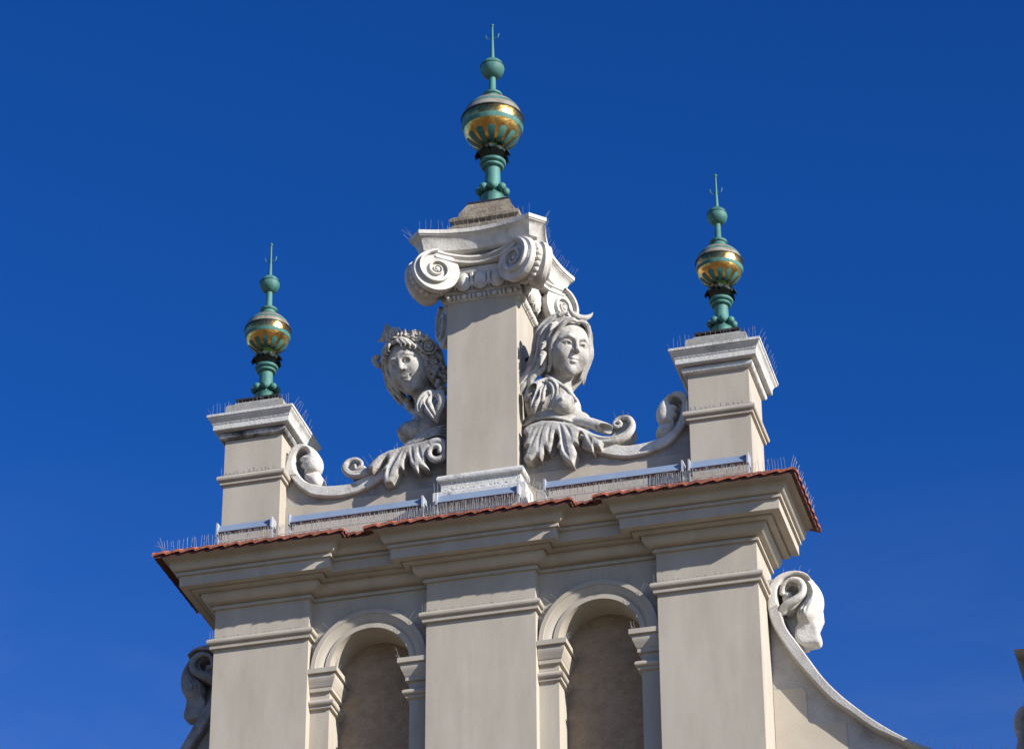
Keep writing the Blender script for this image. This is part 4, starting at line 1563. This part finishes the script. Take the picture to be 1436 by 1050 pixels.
    for pts, r0, r1 in (([(0.575, 2.415), (0.47, 2.37), (0.405, 2.28), (0.395, 2.23)], 0.050, 0.018), ([(0.575, 2.415), (0.50, 2.31), (0.465, 2.20), (0.456, 2.095)], 0.056, 0.014), ([(0.585, 2.41), (0.54, 2.31), (0.535, 2.24), (0.55, 2.185)], 0.040, 0.014),
                        ([(0.57, 2.40), (0.615, 2.405), (0.655, 2.35), (0.665, 2.27), (0.635, 2.185), (0.605, 2.14)], 0.042, 0.014)):
        Q = [pray(x, z, 0.125 - 0.05 * math.sin(math.pi * i / max(len(pts) - 1, 1)) + 0.02 * i / len(pts)) for i, (x, z) in enumerate(pts)]
        g.append(leaf_lobe(a, Q, r0, r1))
    for P, rad in g[1:]:
        leaf_groove(a, P, rad, 0.33)
    a.chain([pray(0.592, 2.315, 0.02), pray(0.592, 2.290, 0.18)], [0.020, 0.020], 0.004, 'sub')
    a.chain([pray(0.445, 2.335, 0.02), pray(0.438, 2.315, 0.18)], [0.015, 0.015], 0.004, 'sub')
    a.mesh("shoulder_leaf", M_BUST, t)
    # drapery folds under the breast
    d = Sculpt((0.32, -0.14, 1.74), (1.06, 0.34, 2.04), 0.0050)
    for j in range(4):
        d.chain([(0.39, 0.08 - 0.015 * j, 1.985 - 0.030 * j), (0.55, -0.01 - 0.014 * j, 1.985 - 0.028 * j), (0.72, -0.050 - 0.010 * j, 1.955 - 0.025 * j), (0.88, -0.02, 1.900 - 0.020 * j), (1.01, 0.07, 1.855 - 0.012 * j)], [0.010, 0.0125, 0.013, 0.012, 0.006], 0.003, n=26)
    d.mesh("drapery", M_BUST, t)
    # acanthus skirt and scroll
    k = Sculpt((0.32, -0.18, 1.34), (1.50, 0.36, 1.98), 0.0052)
    k.slab([(0.40, 1.74), (0.40, 1.93), (0.70, 1.93), (0.98, 1.78), (1.08, 1.66), (1.00, 1.62), (0.8, 1.68)], 0.13, 0.30, 0.01, rnd=0.03)
    k.slab([pre(*q)[0::2] for q in RLEAF], -0.110, 0.10, 0.003, puff=0.020, rnd=0.006)
    for ax, g0 in (([(0.50, 1.93), (0.450, 1.84), (0.425, 1.76)], 0.011), ([(0.55, 1.93), (0.475, 1.78), (0.435, 1.66), (0.425, 1.60)], 0.013), ([(0.58, 1.93), (0.535, 1.80), (0.520, 1.68), (0.527, 1.61)], 0.013), ([(0.645, 1.92), (0.615, 1.80), (0.617, 1.68)], 0.014),
                   ([(0.72, 1.90), (0.745, 1.78), (0.765, 1.64), (0.81, 1.52)], 0.020), ([(0.76, 1.90), (0.81, 1.80), (0.835, 1.71)], 0.013), ([(0.82, 1.88), (0.90, 1.85), (0.985, 1.74), (1.02, 1.62)], 0.017), ([(0.90, 1.86), (0.99, 1.79), (1.08, 1.65)], 0.012)):
        P = smooth_curve([pre(x, z, 0.058) for x, z in ax], 22)
        k.chain(P, list(1.35 * g0 * np.sin(np.linspace(0.4, 2.75, 22)) + 0.003), 0.006, 'sub')
    for hole in ([(0.683, 1.815), (0.675, 1.75), (0.655, 1.67)], [(0.917, 1.785), (0.918, 1.72), (0.930, 1.64)], [(0.548, 1.70), (0.540, 1.64)]):
        k.chain([pre(x, z, 0.170) for x, z in hole], [0.040, 0.048, 0.052][:len(hole)], 0.004, 'sub', n=14)
        k.chain([pre(x, z, 0.10) for x, z in hole], [0.016, 0.022, 0.024][:len(hole)], 0.006, 'sub', n=14)
    stem = [(0.78, 0.06, 1.82), (0.88, 0.03, 1.78), (0.98, 0.0, 1.69), (1.09, -0.02, 1.612), (1.22, -0.03, 1.575), (1.36, -0.01, 1.615), (1.428, 0.01, 1.715), (1.398, 0.02, 1.815), (1.318, 0.02, 1.838), (1.262, 0.02, 1.785), (1.285, 0.01, 1.735), (1.325, 0.01, 1.755), (1.312, 0.0, 1.785)]
    stem_scroll(k, stem, [0.04, 0.05, 0.055, 0.056, 0.052, 0.048, 0.044, 0.039, 0.033, 0.028, 0.022, 0.02, 0.018])
    P = smooth_curve([(q[0] - 0.012, q[1] - 0.054, q[2] + 0.004) for q in stem[2:9]], 40)
    k.chain(P, 0.017, 0.006, 'sub')
    k.slab([(1.22, 1.60), (1.40, 1.62), (1.43, 1.74), (1.38, 1.83), (1.29, 1.835), (1.24, 1.77), (1.22, 1.70)], 0.045, 0.24, 0.004, rnd=0.02)
    k.chain([(0.84, 0.02, 1.872), (1.00, 0.0, 1.825), (1.15, 0.0, 1.748), (1.20, 0.0, 1.722)], [0.042, 0.052, 0.056, 0.052], 0.006, n=14)
    k.seg((1.15, -0.02, 1.745), (1.26, -0.03, 1.690), 0.036, 0.042, 0.003, 'sub')
    k.mesh("acanthus_skirt", M_BUST, t)
    shift(t, tuple(DX))
    adopt(t)
bust_right()

# ---------------- left bust: smiling face, flowers in the hair
def bust_left():
    t = thing("bust", (-0.65, 0.25, 1.55), "grey stone smiling female bust with flowers in her hair, left of the column", "statue", "stone busts on the crest")
    DX = np.array([-0.0527, 0.17, 0.1054])
    def pre(x, z, y=0.2):
        return (x - DX[0], y - DX[1], z - DX[2])
    def pray(x, z, y):
        return pre(x - 0.31 * (y - 0.20), z + 0.62 * (y - 0.20), y)
    T = head_frame((-0.740, 0.18, 2.800), (-0.34, 0.13, 0.92), (-0.44, 0.90, 0.0), 0.585)
    s = Sculpt((-1.12, -0.24, 1.78), (-0.28, 0.62, 3.16), BH)
    sculpt_face(s, T, 1.0, 0.0, 1.18)
    s.T = T
    s.chain([(0.0, 0.03, -0.28), (0.06, 0.12, -0.62)], [0.18, 0.185], 0.05)
    nk = s.w((0.06, 0.12, -0.62))
    s.T = None
    s.chain([nk, (-0.58, 0.23, 2.18), (-0.54, 0.21, 1.95)], [0.10, 0.14, 0.14], 0.08, n=12)
    s.ell((-0.51, 0.20, 2.10), (0.18, 0.13, 0.19), 0.05)
    s.ell((-0.42, 0.16, 2.26), (0.11, 0.10, 0.13), 0.05)
    s.ell((-0.55, 0.20, 1.90), (0.16, 0.12, 0.10), 0.05)
    s.ell((-0.42, 0.20, 1.95), (0.12, 0.11, 0.14), 0.05)
    s.ell((-0.715, 0.15, 2.060), (0.118, 0.125, 0.108), 0.07)
    s.ball((-0.805, 0.055, 2.045), 0.016, 0.012)
    s.mesh("body", M_BUST, t)
    h = Sculpt((-1.26, -0.26, 1.98), (-0.20, 0.80, 3.28), BH)
    h.T = T
    h.ell((0, 0.18, 0.13), (0.375, 0.36, 0.38))
    h.ell((0.04, 0.24, -0.25), (0.33, 0.22, 0.36), 0.05)
    rr = random.Random(8)
    strands(h, rr, 5, 0.024, 0.0, 0.008)
    for i in range(9):
        g = -1 if i % 2 else 1
        u = (i // 2) / 4.0 * 0.9
        c0 = np.array((g * (0.05 + 0.27 * u), -0.330 + 0.13 * u * u, 0.355 - 0.20 * u * u))
        e = c0 + np.array((g * 0.075, -0.030, -0.060 - 0.05 * u))
        h.chain([c0 + np.array((0, 0.03, 0.05)), c0 + np.array((g * 0.03, -0.035, 0.01)), e, e + np.array((-g * 0.035, -0.012, -0.03))], [0.022, 0.024, 0.020, 0.008], 0.003, n=10)
    # leaves and curls heaped down the column side
    for i in range(46):
        u = i / 45
        row = i % 3
        c0 = np.array((0.335 + 0.075 * row + 0.02 * rr.uniform(-1, 1), -0.15 + 0.10 * row + 0.20 * u * 0.6, 0.30 - 0.98 * u))
        d = np.array([rr.uniform(-0.3, 0.9), rr.uniform(-0.9, -0.25), rr.uniform(-1, -0.1)])
        d /= np.linalg.norm(d)
        e = c0 + d * rr.uniform(0.09, 0.13)
        h.seg(c0, (c0 + e) / 2, 0.030, 0.046, 0.003)
        h.seg((c0 + e) / 2, e, 0.046, 0.008, 0.003)
        if i % 2:
            m0 = (c0 + e) / 2 - np.array((0, 0.045, 0))
            h.seg(m0 - d * 0.03, m0 + d * 0.05, 0.008, 0.008, 0.003, 'sub')
    # locks falling on the sky side
    for k in range(5):
        o = 0.06 * k
        ph = rr.uniform(0, 6.28)
        w = [0.032 * math.sin(ph + 1.9 * j) for j in range(8)]
        h.chain([(-0.33 - 0.2 * o, -0.02 + o, -0.20), (-0.335 + w[1], 0.03 + o, -0.36), (-0.30 + w[2], 0.07 + o, -0.50), (-0.245 + w[3], 0.10 + o, -0.63), (-0.20 + w[4] + 0.3 * o, 0.12 + o, -0.76), (-0.17 + w[5] + 0.3 * o, 0.13 + o, -0.90), (-0.17 + w[6] + 0.3 * o, 0.13 + o, -1.02)],
                [0.042, 0.046, 0.048, 0.046, 0.042, 0.036, 0.018], 0.005, n=28)
    for i in range(8):
        u = i / 7
        h.ball((-0.385 + 0.16 * u + 0.028 * (-1) ** i, -0.02 + 0.12 * u, 0.02 - 0.82 * u), 0.052, 0.006)
    for q in ((-0.40, -0.16, 0.34), (-0.45, -0.18, 0.27), (-0.42, -0.20, 0.20), (-0.47, -0.12, 0.34)):
        h.ball(q, 0.055, 0.004)
    for i in range(7):
        q = np.array((0.20 + 0.05 * i, -0.24 + 0.01 * i, 0.44 - 0.035 * i + 0.02 * (-1) ** i))
        h.seg(q, q + np.array((0.05 * (-1) ** i, -0.06, 0.055)), 0.042, 0.010, 0.004)
    h.T = None
    h.mesh("hair", M_BUST, t)
    c0, A, sc_ = T
    def loc(p):
        return c0 + sc_ * (np.array(p) @ A)
    for (ctr, nrm, rad) in (((0.055, -0.29, 0.50), (0.1, -0.9, 0.30), 0.120), ((0.355, -0.18, 0.36), (0.45, -0.80, 0.3), 0.100), ((0.455, -0.14, 0.12), (0.55, -0.80, 0.0), 0.120)):
        p = loc(ctr)
        nv = np.array(nrm) @ A
        nv /= np.linalg.norm(nv)
        r_ = rad * sc_
        ff = Sculpt(p - 1.8 * r_, p + 1.8 * r_, 0.0042)
        ux = np.cross(nv, [0, 0, 1.0])
        ux /= np.linalg.norm(ux)
        uy = np.cross(nv, ux)
        ff.ball(p - nv * r_ * 0.50, r_ * 0.90, 0.004)
        for ring, (q, hgt, nn) in enumerate(((0.95, 0.15, 6), (0.55, 0.35, 5))):
            for i in range(nn):
                th = 2 * math.pi * (i + 0.5 * ring) / nn
                pts = []
                for j in range(7):
                    a2 = th + (j - 3) * (0.85 / nn) * 1.15
                    pts.append(p + (ux * math.cos(a2) + uy * math.sin(a2)) * r_ * q * (1.0 + 0.10 * math.cos((j - 3) * 0.5)) + nv * r_ * (hgt + 0.10 * math.sin(j)))
                ff.chain(pts, r_ * 0.13, 0.002)
        ff.ball(p + nv * r_ * 0.35, r_ * 0.28, 0.002)
        ff.ball(p + nv * r_ * 0.62, r_ * 0.12, 0.002, 'sub')
        ff.mesh("rose", M_BUST, t)
    # faceted star standing on the hair
    def deep(p, dy):
        return np.array(p) + dy * np.array((-0.31, 1.0, 0.62))
    tip = deep(pre(-0.988, 3.347), 0.12)
    b0 = deep(pre(-0.950, 3.095), 0.12)
    up = (tip - b0) / np.linalg.norm(tip - b0)
    fw = -A[1]
    sx = np.cross(up, fw)
    sx /= np.linalg.norm(sx)
    mid = b0 + (tip - b0) * 0.52
    m_ = MB()
    m1 = mid + up * 0.012
    vs = [tip, m1 - sx * 0.080 - up * 0.03, b0, m1 + sx * 0.070 - up * 0.01, mid + fw * 0.055, mid - fw * 0.055]
    m_.add(vs, [(0, 4, 1), (1, 4, 2), (2, 4, 3), (3, 4, 0), (1, 5, 0), (2, 5, 1), (3, 5, 2), (0, 5, 3)])
    m2 = b0 + (tip - b0) * 0.40
    sg = -1 if (deep(pre(-1.044, 3.205), 0.12)[0] - m2[0]) * sx[0] < 0 else 1
    m2 = m2 + sx * sg * 0.045
    vs = [m2 + up * 0.045, m2 + sx * sg * 0.075 - up * 0.025, m2 - up * 0.06, m2 - sx * sg * 0.03, m2 + fw * 0.03, m2 - fw * 0.03]
    m_.add(vs, [(0, 4, 1), (1, 4, 2), (2, 4, 3), (3, 4, 0), (1, 5, 0), (2, 5, 1), (3, 5, 2), (0, 5, 3)])
    m_.build("star_ornament", M_BUST, t, smooth=False)
    # leaf epaulette, two pierced lobes
    a = Sculpt((-0.72, -0.18, 2.00), (-0.30, 0.26, 2.46), 0.0048)
    g = []
    for pts, r0, r1 in (([(-0.53, 2.50), (-0.60, 2.47), (-0.645, 2.40), (-0.645, 2.33), (-0.61, 2.25)], 0.046, 0.014), ([(-0.53, 2.49), (-0.58, 2.41), (-0.555, 2.33), (-0.505, 2.24), (-0.472, 2.175)], 0.050, 0.012),
                        ([(-0.52, 2.49), (-0.455, 2.465), (-0.435, 2.39), (-0.455, 2.32), (-0.475, 2.25), (-0.465, 2.19)], 0.046, 0.012)):
        Q = [pray(x, z, 0.135 - 0.05 * math.sin(math.pi * i / max(len(pts) - 1, 1)) + 0.015 * i / len(pts)) for i, (x, z) in enumerate(pts)]
        g.append(leaf_lobe(a, Q, r0, r1))
    leaf_groove(a, *g[1], 0.30)
    leaf_groove(a, *g[0], 0.26)
    O2 = (0.0, 0.0)
    a.chain([pray(-0.500, 2.405, 0.02), pray(-0.497, 2.385, 0.20)], [0.026, 0.026], 0.004, 'sub')
    a.chain([pray(-0.615, 2.365, 0.02), pray(-0.612, 2.345, 0.20)], [0.020, 0.020], 0.004, 'sub')
    a.mesh("shoulder_leaf", M_BUST, t)
    d = Sculpt((-0.90, -0.14, 1.72), (-0.30, 0.36, 2.08), 0.0050)
    for j in range(4):
        d.chain([(-0.86, 0.10, 1.835 - 0.010 * j), (-0.73, 0.05 - 0.01 * j, 1.887 - 0.020 * j), (-0.56, 0.02 - 0.012 * j, 1.952 - 0.028 * j), (-0.42, 0.02 - 0.012 * j, 2.005 - 0.032 * j), (-0.32, 0.06, 2.030 - 0.036 * j)], [0.006, 0.011, 0.013, 0.013, 0.012], 0.003, n=26)
    d.mesh("drapery", M_BUST, t)
    k = Sculpt((-1.40, -0.18, 1.38), (-0.30, 0.36, 1.94), 0.0052)
    k.slab([(-0.36, 1.70), (-0.36, 1.90), (-0.55, 1.90), (-0.78, 1.84), (-0.95, 1.74), (-1.02, 1.66), (-0.8, 1.68)], 0.12, 0.30, 0.01, rnd=0.03)
    k.slab([(q[0] - DX[0], q[1] - DX[2]) for q in LLEAF], -0.078, 0.14, 0.003, puff=0.020, rnd=0.006)
    for ax, g0 in (([(-0.62, 1.90), (-0.60, 1.78), (-0.555, 1.67)], 0.014), ([(-0.68, 1.90), (-0.675, 1.78), (-0.645, 1.67)], 0.014), ([(-0.76, 1.89), (-0.83, 1.80), (-0.89, 1.68), (-0.905, 1.57)], 0.020), ([(-0.74, 1.89), (-0.775, 1.80), (-0.80, 1.70)], 0.012),
                   ([(-0.88, 1.87), (-0.97, 1.80), (-1.05, 1.71)], 0.014)):
        P = smooth_curve([(x - DX[0], -0.109, z - DX[2]) for x, z in ax], 22)
        k.chain(P, list(1.35 * g0 * np.sin(np.linspace(0.4, 2.75, 22)) + 0.003), 0.006, 'sub')
    for hole in ([(-0.916, 1.800), (-0.905, 1.74), (-0.925, 1.66)], [(-0.732, 1.790), (-0.722, 1.72), (-0.735, 1.65)]):
        k.chain([pre(x, z, 0.190) for x, z in hole], [0.036, 0.044, 0.048], 0.004, 'sub', n=14)
        k.chain([pre(x, z, 0.12) for x, z in hole], [0.015, 0.021, 0.024], 0.006, 'sub', n=14)
    stem = [(-0.80, 0.05, 1.75), (-0.90, 0.03, 1.715), (-1.00, 0.01, 1.655), (-1.12, -0.01, 1.605), (-1.235, -0.01, 1.615), (-1.298, 0.0, 1.69), (-1.272, 0.01, 1.762), (-1.195, 0.01, 1.778), (-1.14, 0.01, 1.735), (-1.15, 0.0, 1.685), (-1.19, 0.0, 1.67), (-1.20, -0.01, 1.705)]
    stem_scroll(k, stem, [0.04, 0.045, 0.045, 0.045, 0.042, 0.038, 0.034, 0.030, 0.024, 0.020, 0.018, 0.016])
    P = smooth_curve([(q[0] + 0.010, q[1] - 0.044, q[2] + 0.003) for q in stem[2:8]], 36)
    k.chain(P, 0.014, 0.006, 'sub')
    k.slab([(-1.08, 1.61), (-1.25, 1.615), (-1.295, 1.69), (-1.26, 1.765), (-1.18, 1.775), (-1.12, 1.72), (-1.06, 1.66)], 0.035, 0.22, 0.004, rnd=0.02)
    pts = []
    for i in range(44):
        th = R(60) + i * 0.20
        q = 0.118 * (1 - 0.66 * i / 43)
        pts.append((-0.395 - q * math.cos(th) * 0.95, -0.065 - 0.03 * i / 43, 1.690 + q * math.sin(th)))
    k.chain(pts, [0.038 - 0.016 * i / 43 for i in range(44)], 0.004)
    k.mesh("acanthus_skirt", M_BUST, t)
    shift(t, tuple(DX))
    adopt(t)
bust_left()

# iron ties from column to the busts
for (pts, lab) in (([(0.33, 0.36, 2.80), (0.62, 0.22, 2.83)], "thin black iron tie from the column to the right bust"),
                   ([(-0.33, 0.52, 2.955), (-0.60, 0.54, 2.945)], "upper thin black iron tie from the column to the left bust"),
                   ([(-0.33, 0.52, 2.87), (-0.60, 0.54, 2.885)], "lower thin black iron tie from the column to the left bust")):
    b = MB()
    b.tube(pts, 0.017, 8)
    tag(b.build("iron_tie", M_BLACK), lab, "iron rod", "iron ties holding the busts")

# ================================================================== light housings standing on the roof
BOXES = ((-2.449, -1.937, "short pale blue light housing in front of the left pedestal"),
         (-1.760, -0.505, "long pale blue light housing left of the column"),
         (-0.366, 0.384, "pale blue light housing in front of the column base"),
         (0.638, 1.886, "long pale blue light housing right of the column"),
         (1.955, 2.473, "short pale blue light housing in front of the right pedestal"))
for (x0, x1, lab) in BOXES:
    t = thing("light_housing", ((x0 + x1) / 2, -0.15, 0.95), lab, "floodlight", "light housings along the roof edge")
    b = MB()
    b.add([(x0, -0.125, 1.202), (x1, -0.125, 1.202), (x1, -0.155, 1.125), (x0, -0.155, 1.125), (x0, -0.05, 1.206), (x1, -0.05, 1.206), (x1, -0.09, 1.122), (x0, -0.09, 1.122)],
          [(0, 1, 2, 3), (4, 5, 6, 7), (0, 4, 5, 1), (1, 5, 6, 2), (2, 6, 7, 3), (3, 7, 4, 0)])
    b.build("glass_face", M_BOX, t)
    for x in (x0 - 0.012, x1 - 0.004):
        e = MB()
        e.box(x, x + 0.016, -0.165, -0.04, 1.10, 1.215)
        e.build("end_cap", M_BOXFRAME, t)
        e = MB()
        e.box(x + 0.003, x + 0.013, -0.13, -0.10, 0.98, 1.10)
        e.build("bracket", M_BOXFRAME, t)
    adopt(t)

# ================================================================== bird spikes
def spikes(path, ups, spacing, length, label, jitter=0.12, rad=0.0026, group="bird spike strips", rail=True, lean=0.12, name="bird_spike_strip", rail_r=0.003):
    """thin wires along a polyline; ups = one direction or one per point"""
    P = [np.array(p, float) for p in path]
    U = [np.array(u, float) for u in (ups if hasattr(ups[0], '__len__') else [ups] * len(P))]
    L = [0]
    for a, b in zip(P[:-1], P[1:]):
        L.append(L[-1] + np.linalg.norm(b - a))
    n = max(2, int(L[-1] / spacing))
    m_ = MB()
    for i in range(n + 1):
        s_ = L[-1] * (i + 0.3 * rng.uniform(-1, 1)) / n
        s_ = min(max(s_, 0), L[-1])
        j = min(np.searchsorted(L, s_, side='right') - 1, len(P) - 2)
        u = (s_ - L[j]) / max(L[j + 1] - L[j], 1e-9)
        p = P[j] * (1 - u) + P[j + 1] * u
        d = U[j] * (1 - u) + U[j + 1] * u
        d = d / np.linalg.norm(d) + rng.uniform(-1, 1, 3) * lean
        ln = length * (1 + jitter * rng.uniform(-1, 1))
        q = p + d / np.linalg.norm(d) * ln
        a = Vector(p)
        b = Vector(q)
        dd = (b - a).normalized()
        o = dd.orthogonal().normalized() * rad * 0.8
        w = dd.cross(o)
        vs = []
        for c_ in (a, b):
            for k in range(3):
                th = 2 * math.pi * k / 3
                vs.append(c_ + o * math.cos(th) + w * math.sin(th))
        m_.add(vs, [(0, 1, 4, 3), (1, 2, 5, 4), (2, 0, 3, 5), (0, 2, 1), (3, 4, 5)])
    if rail:
        m_.tube([tuple(p) for p in P], rail_r, 5)
    o = m_.build(name, M_WIRE, smooth=False, doubles=0)
    tag(o, label, "bird spikes", group)
    return o

UPV = (0, -0.10, 1)
E2 = 0.40
for (x0, x1, y0, lab) in ((-XO - 0.36, -XI + 0.40, -E2, "row of thin bird spikes on the left eave tiles"), (-W - 0.40, W + 0.40, -E2, "row of thin bird spikes on the middle eave tiles"),
                          (XI - 0.40, XO + 0.36, -E2, "row of thin bird spikes on the right eave tiles"), (-XI + 0.42, -W - 0.42, RD - E2, "short row of bird spikes in the left eave recess"), (W + 0.42, XI - 0.42, RD - E2, "short row of bird spikes in the right eave recess")):
    spikes([(x0, y0, 0.855), (x1, y0, 0.855)], UPV, 0.028, 0.105, lab, rad=0.0022)
spikes([(XO + 0.40, -0.36, 0.885), (XO + 0.40, 0.60, 0.885)], (0.35, 0, 1), 0.035, 0.12, "bird spikes fanning over the right roof end")
spikes([(-XO - 0.37, -0.40, 0.885), (-XO - 0.40, -0.33, 0.885)], (-0.7, -0.2, 1), 0.05, 0.12, "few bird spikes fanning at the left roof corner", lean=0.3)
for (x0, x1, lab) in ((-2.43, -1.76, "dense pale spike brush under the left pedestal's light housing"), (-1.74, -0.47, "dense pale spike brush under the long left light housing"), (-0.47, 0.50, "dense pale spike brush in front of the column base"),
                      (0.58, 1.93, "dense pale spike brush under the long right light housing"), (1.93, 2.49, "dense pale spike brush under the right pedestal's light housing")):
    spikes([(x0, -0.24, 0.965), (x1, -0.24, 0.965)], (0, -0.05, 1), 0.0125, 0.088, lab, jitter=0.2, lean=0.07, rad=0.0024, group="dense spike brushes under the light housings")
# pilaster mouldings
for (x0, x1, lab) in ((-XO, -XI, "bird spikes standing on the left pilaster's moulding"), (-W, W, "bird spikes standing on the middle pilaster's moulding"), (XI, XO, "bird spikes standing on the right pilaster's moulding")):
    spikes([(x0 - 0.03, -0.034, 0.104), (x1 + 0.03, -0.034, 0.104)], (0, -0.05, 1), 0.034, 0.08, lab, lean=0.03, jitter=0.06, rad=0.0016)
# arches
for sgn, nm in ((-1, "left"), (1, "right")):
    xc = sgn * (W + XI) / 2
    pth, ups = [], []
    for i in range(17):
        a = R(25 + 130 * i / 16)
        pth.append((xc - 0.537 * math.cos(a), 0.06, -0.29 + 0.537 * math.sin(a)))
        ups.append((-math.cos(a), -0.25, math.sin(a)))
    spikes(pth, ups, 0.05, 0.10, "bird spikes radiating from the %s niche's arch" % nm, lean=0.08, rad=0.0020)
    for g, nm2 in ((-1, "left"), (1, "right")):
        x = xc + g * 0.30
        spikes([(x - g * 0.0, 0.03, -0.288), (x + g * 0.05, 0.20, -0.288)], (-g * 0.4, -0.2, 1), 0.035, 0.10, "tuft of bird spikes on the %s niche's %s impost" % (nm, nm2), lean=0.35, rad=0.0020, rail=False)
# pedestals
for sgn, nm in ((-1, "left"), (1, "right")):
    cx = sgn * PX
    z = 2.432
    spikes([(cx - PH - 0.10, PY0 - 0.10, z), (cx + PH + 0.10, PY0 - 0.10, z)], (0, -0.1, 1), 0.035, 0.115, "bird spikes along the front of the %s pedestal's cap" % nm, lean=0.06, rad=0.0015)
    spikes([(cx + PH + 0.11, PY0 - 0.06, z), (cx + PH + 0.11, PY1 + 0.1, z)], (0.45, 0, 1), 0.06, 0.12, "bird spikes along the right side of the %s pedestal's cap" % nm, lean=0.15, rad=0.0015)
    spikes([(cx - PH - 0.11, PY0 - 0.06, z), (cx - PH - 0.13, PY0 + 0.1, z)], (-0.5, 0, 1), 0.06, 0.12, "bird spikes at the left corner of the %s pedestal's cap" % nm, lean=0.2, rad=0.0015)
    spikes([(cx - PH - 0.02, PY0 - 0.03, 1.808), (cx + PH + 0.02, PY0 - 0.03, 1.808)], (0, -0.05, 1), 0.04, 0.09, "bird spikes on the %s pedestal's string moulding" % nm, lean=0.04, rad=0.0018)
# column
ab = [(CCX + 0.535 * u, CCY - (0.568 + 0.102 * abs(u) ** 1.9) + 0.02, 4.002) for u in np.linspace(-1, 1, 13)]
spikes(ab, (0, -0.2, 1), 0.055, 0.105, "bird spikes along the front edge of the column capital", lean=0.1, rad=0.0013, rail=False)
abr = [(CCX + (0.568 + 0.102 * abs(u) ** 1.9) - 0.02, CCY + 0.535 * u, 4.002) for u in np.linspace(-1, 1, 13)]
spikes(abr, (0.6, 0, 1), 0.045, 0.10, "bird spikes along the right edge of the column capital", lean=0.1, rad=0.0013, rail=False)
spikes([(-0.62, -0.22, 4.0), (-0.64, -0.05, 4.0)], (-0.8, -0.3, 1), 0.03, 0.12, "bird spikes fanning from the capital's left corner", lean=0.3, rad=0.0013, rail=False)
spikes([(-0.32, -0.02, 4.075), (0.40, -0.02, 4.075)], (0, -0.15, 1), 0.04, 0.085, "bird spikes before the stepped block on the capital", lean=0.05, rad=0.002)
spikes([(-0.43, -0.03, 1.285), (0.43, -0.03, 1.285)], (0, -0.12, 1), 0.034, 0.10, "bird spikes on the ledge of the column base", lean=0.05, rad=0.0024)
spikes([(0.40, 0.02, 1.30), (0.62, 0.12, 1.15)], (0.2, -0.2, 1), 0.012, 0.10, "tangle of bird spikes right of the column base", lean=0.35, rad=0.002)
# crest and wings, a few at a time
spikes([(-1.10, 0.10, 1.76), (-0.80, 0.10, 1.84)], (-0.3, 0, 1), 0.07, 0.12, "few bird spikes over the left acanthus leaves", lean=0.35, rad=0.0018, rail=False)
spikes([(-1.56, 0.2, 1.645), (-1.34, 0.2, 1.63)], (0, 0, 1), 0.05, 0.11, "few bird spikes on the left crest coping", lean=0.3, rad=0.0016, rail=False)
spikes([(1.22, 0.10, 1.86), (1.38, 0.10, 1.85)], (0, 0, 1), 0.07, 0.10, "few bird spikes over the right acanthus curl", lean=0.35, rad=0.0016, rail=False)
spikes([(2.60, 0.5, 0.25), (2.84, 0.5, 0.24)], (0.2, 0, 1), 0.07, 0.12, "few bird spikes on the right scroll volute", lean=0.25, rad=0.0018, rail=False)
spikes([(-2.86, 0.5, 0.23), (-2.66, 0.5, 0.25)], (-0.3, 0, 1), 0.07, 0.12, "few bird spikes on the left scroll volute", lean=0.2, rad=0.0022, rail=False)
spikes([(3.70, 0.40, -1.49), (4.05, 0.40, -1.64), (4.5, 0.40, -1.72)], (0.45, 0, 1), 0.075, 0.10, "bird spikes along the lower right wing coping", lean=0.15, rad=0.002, rail=False)
spikes([(4.60, 0.3, -1.36), (4.70, 0.3, -1.34)], (-0.3, 0, 1), 0.06, 0.12, "two bird spikes on the scroll at the right edge", lean=0.15, rad=0.002, rail=False)
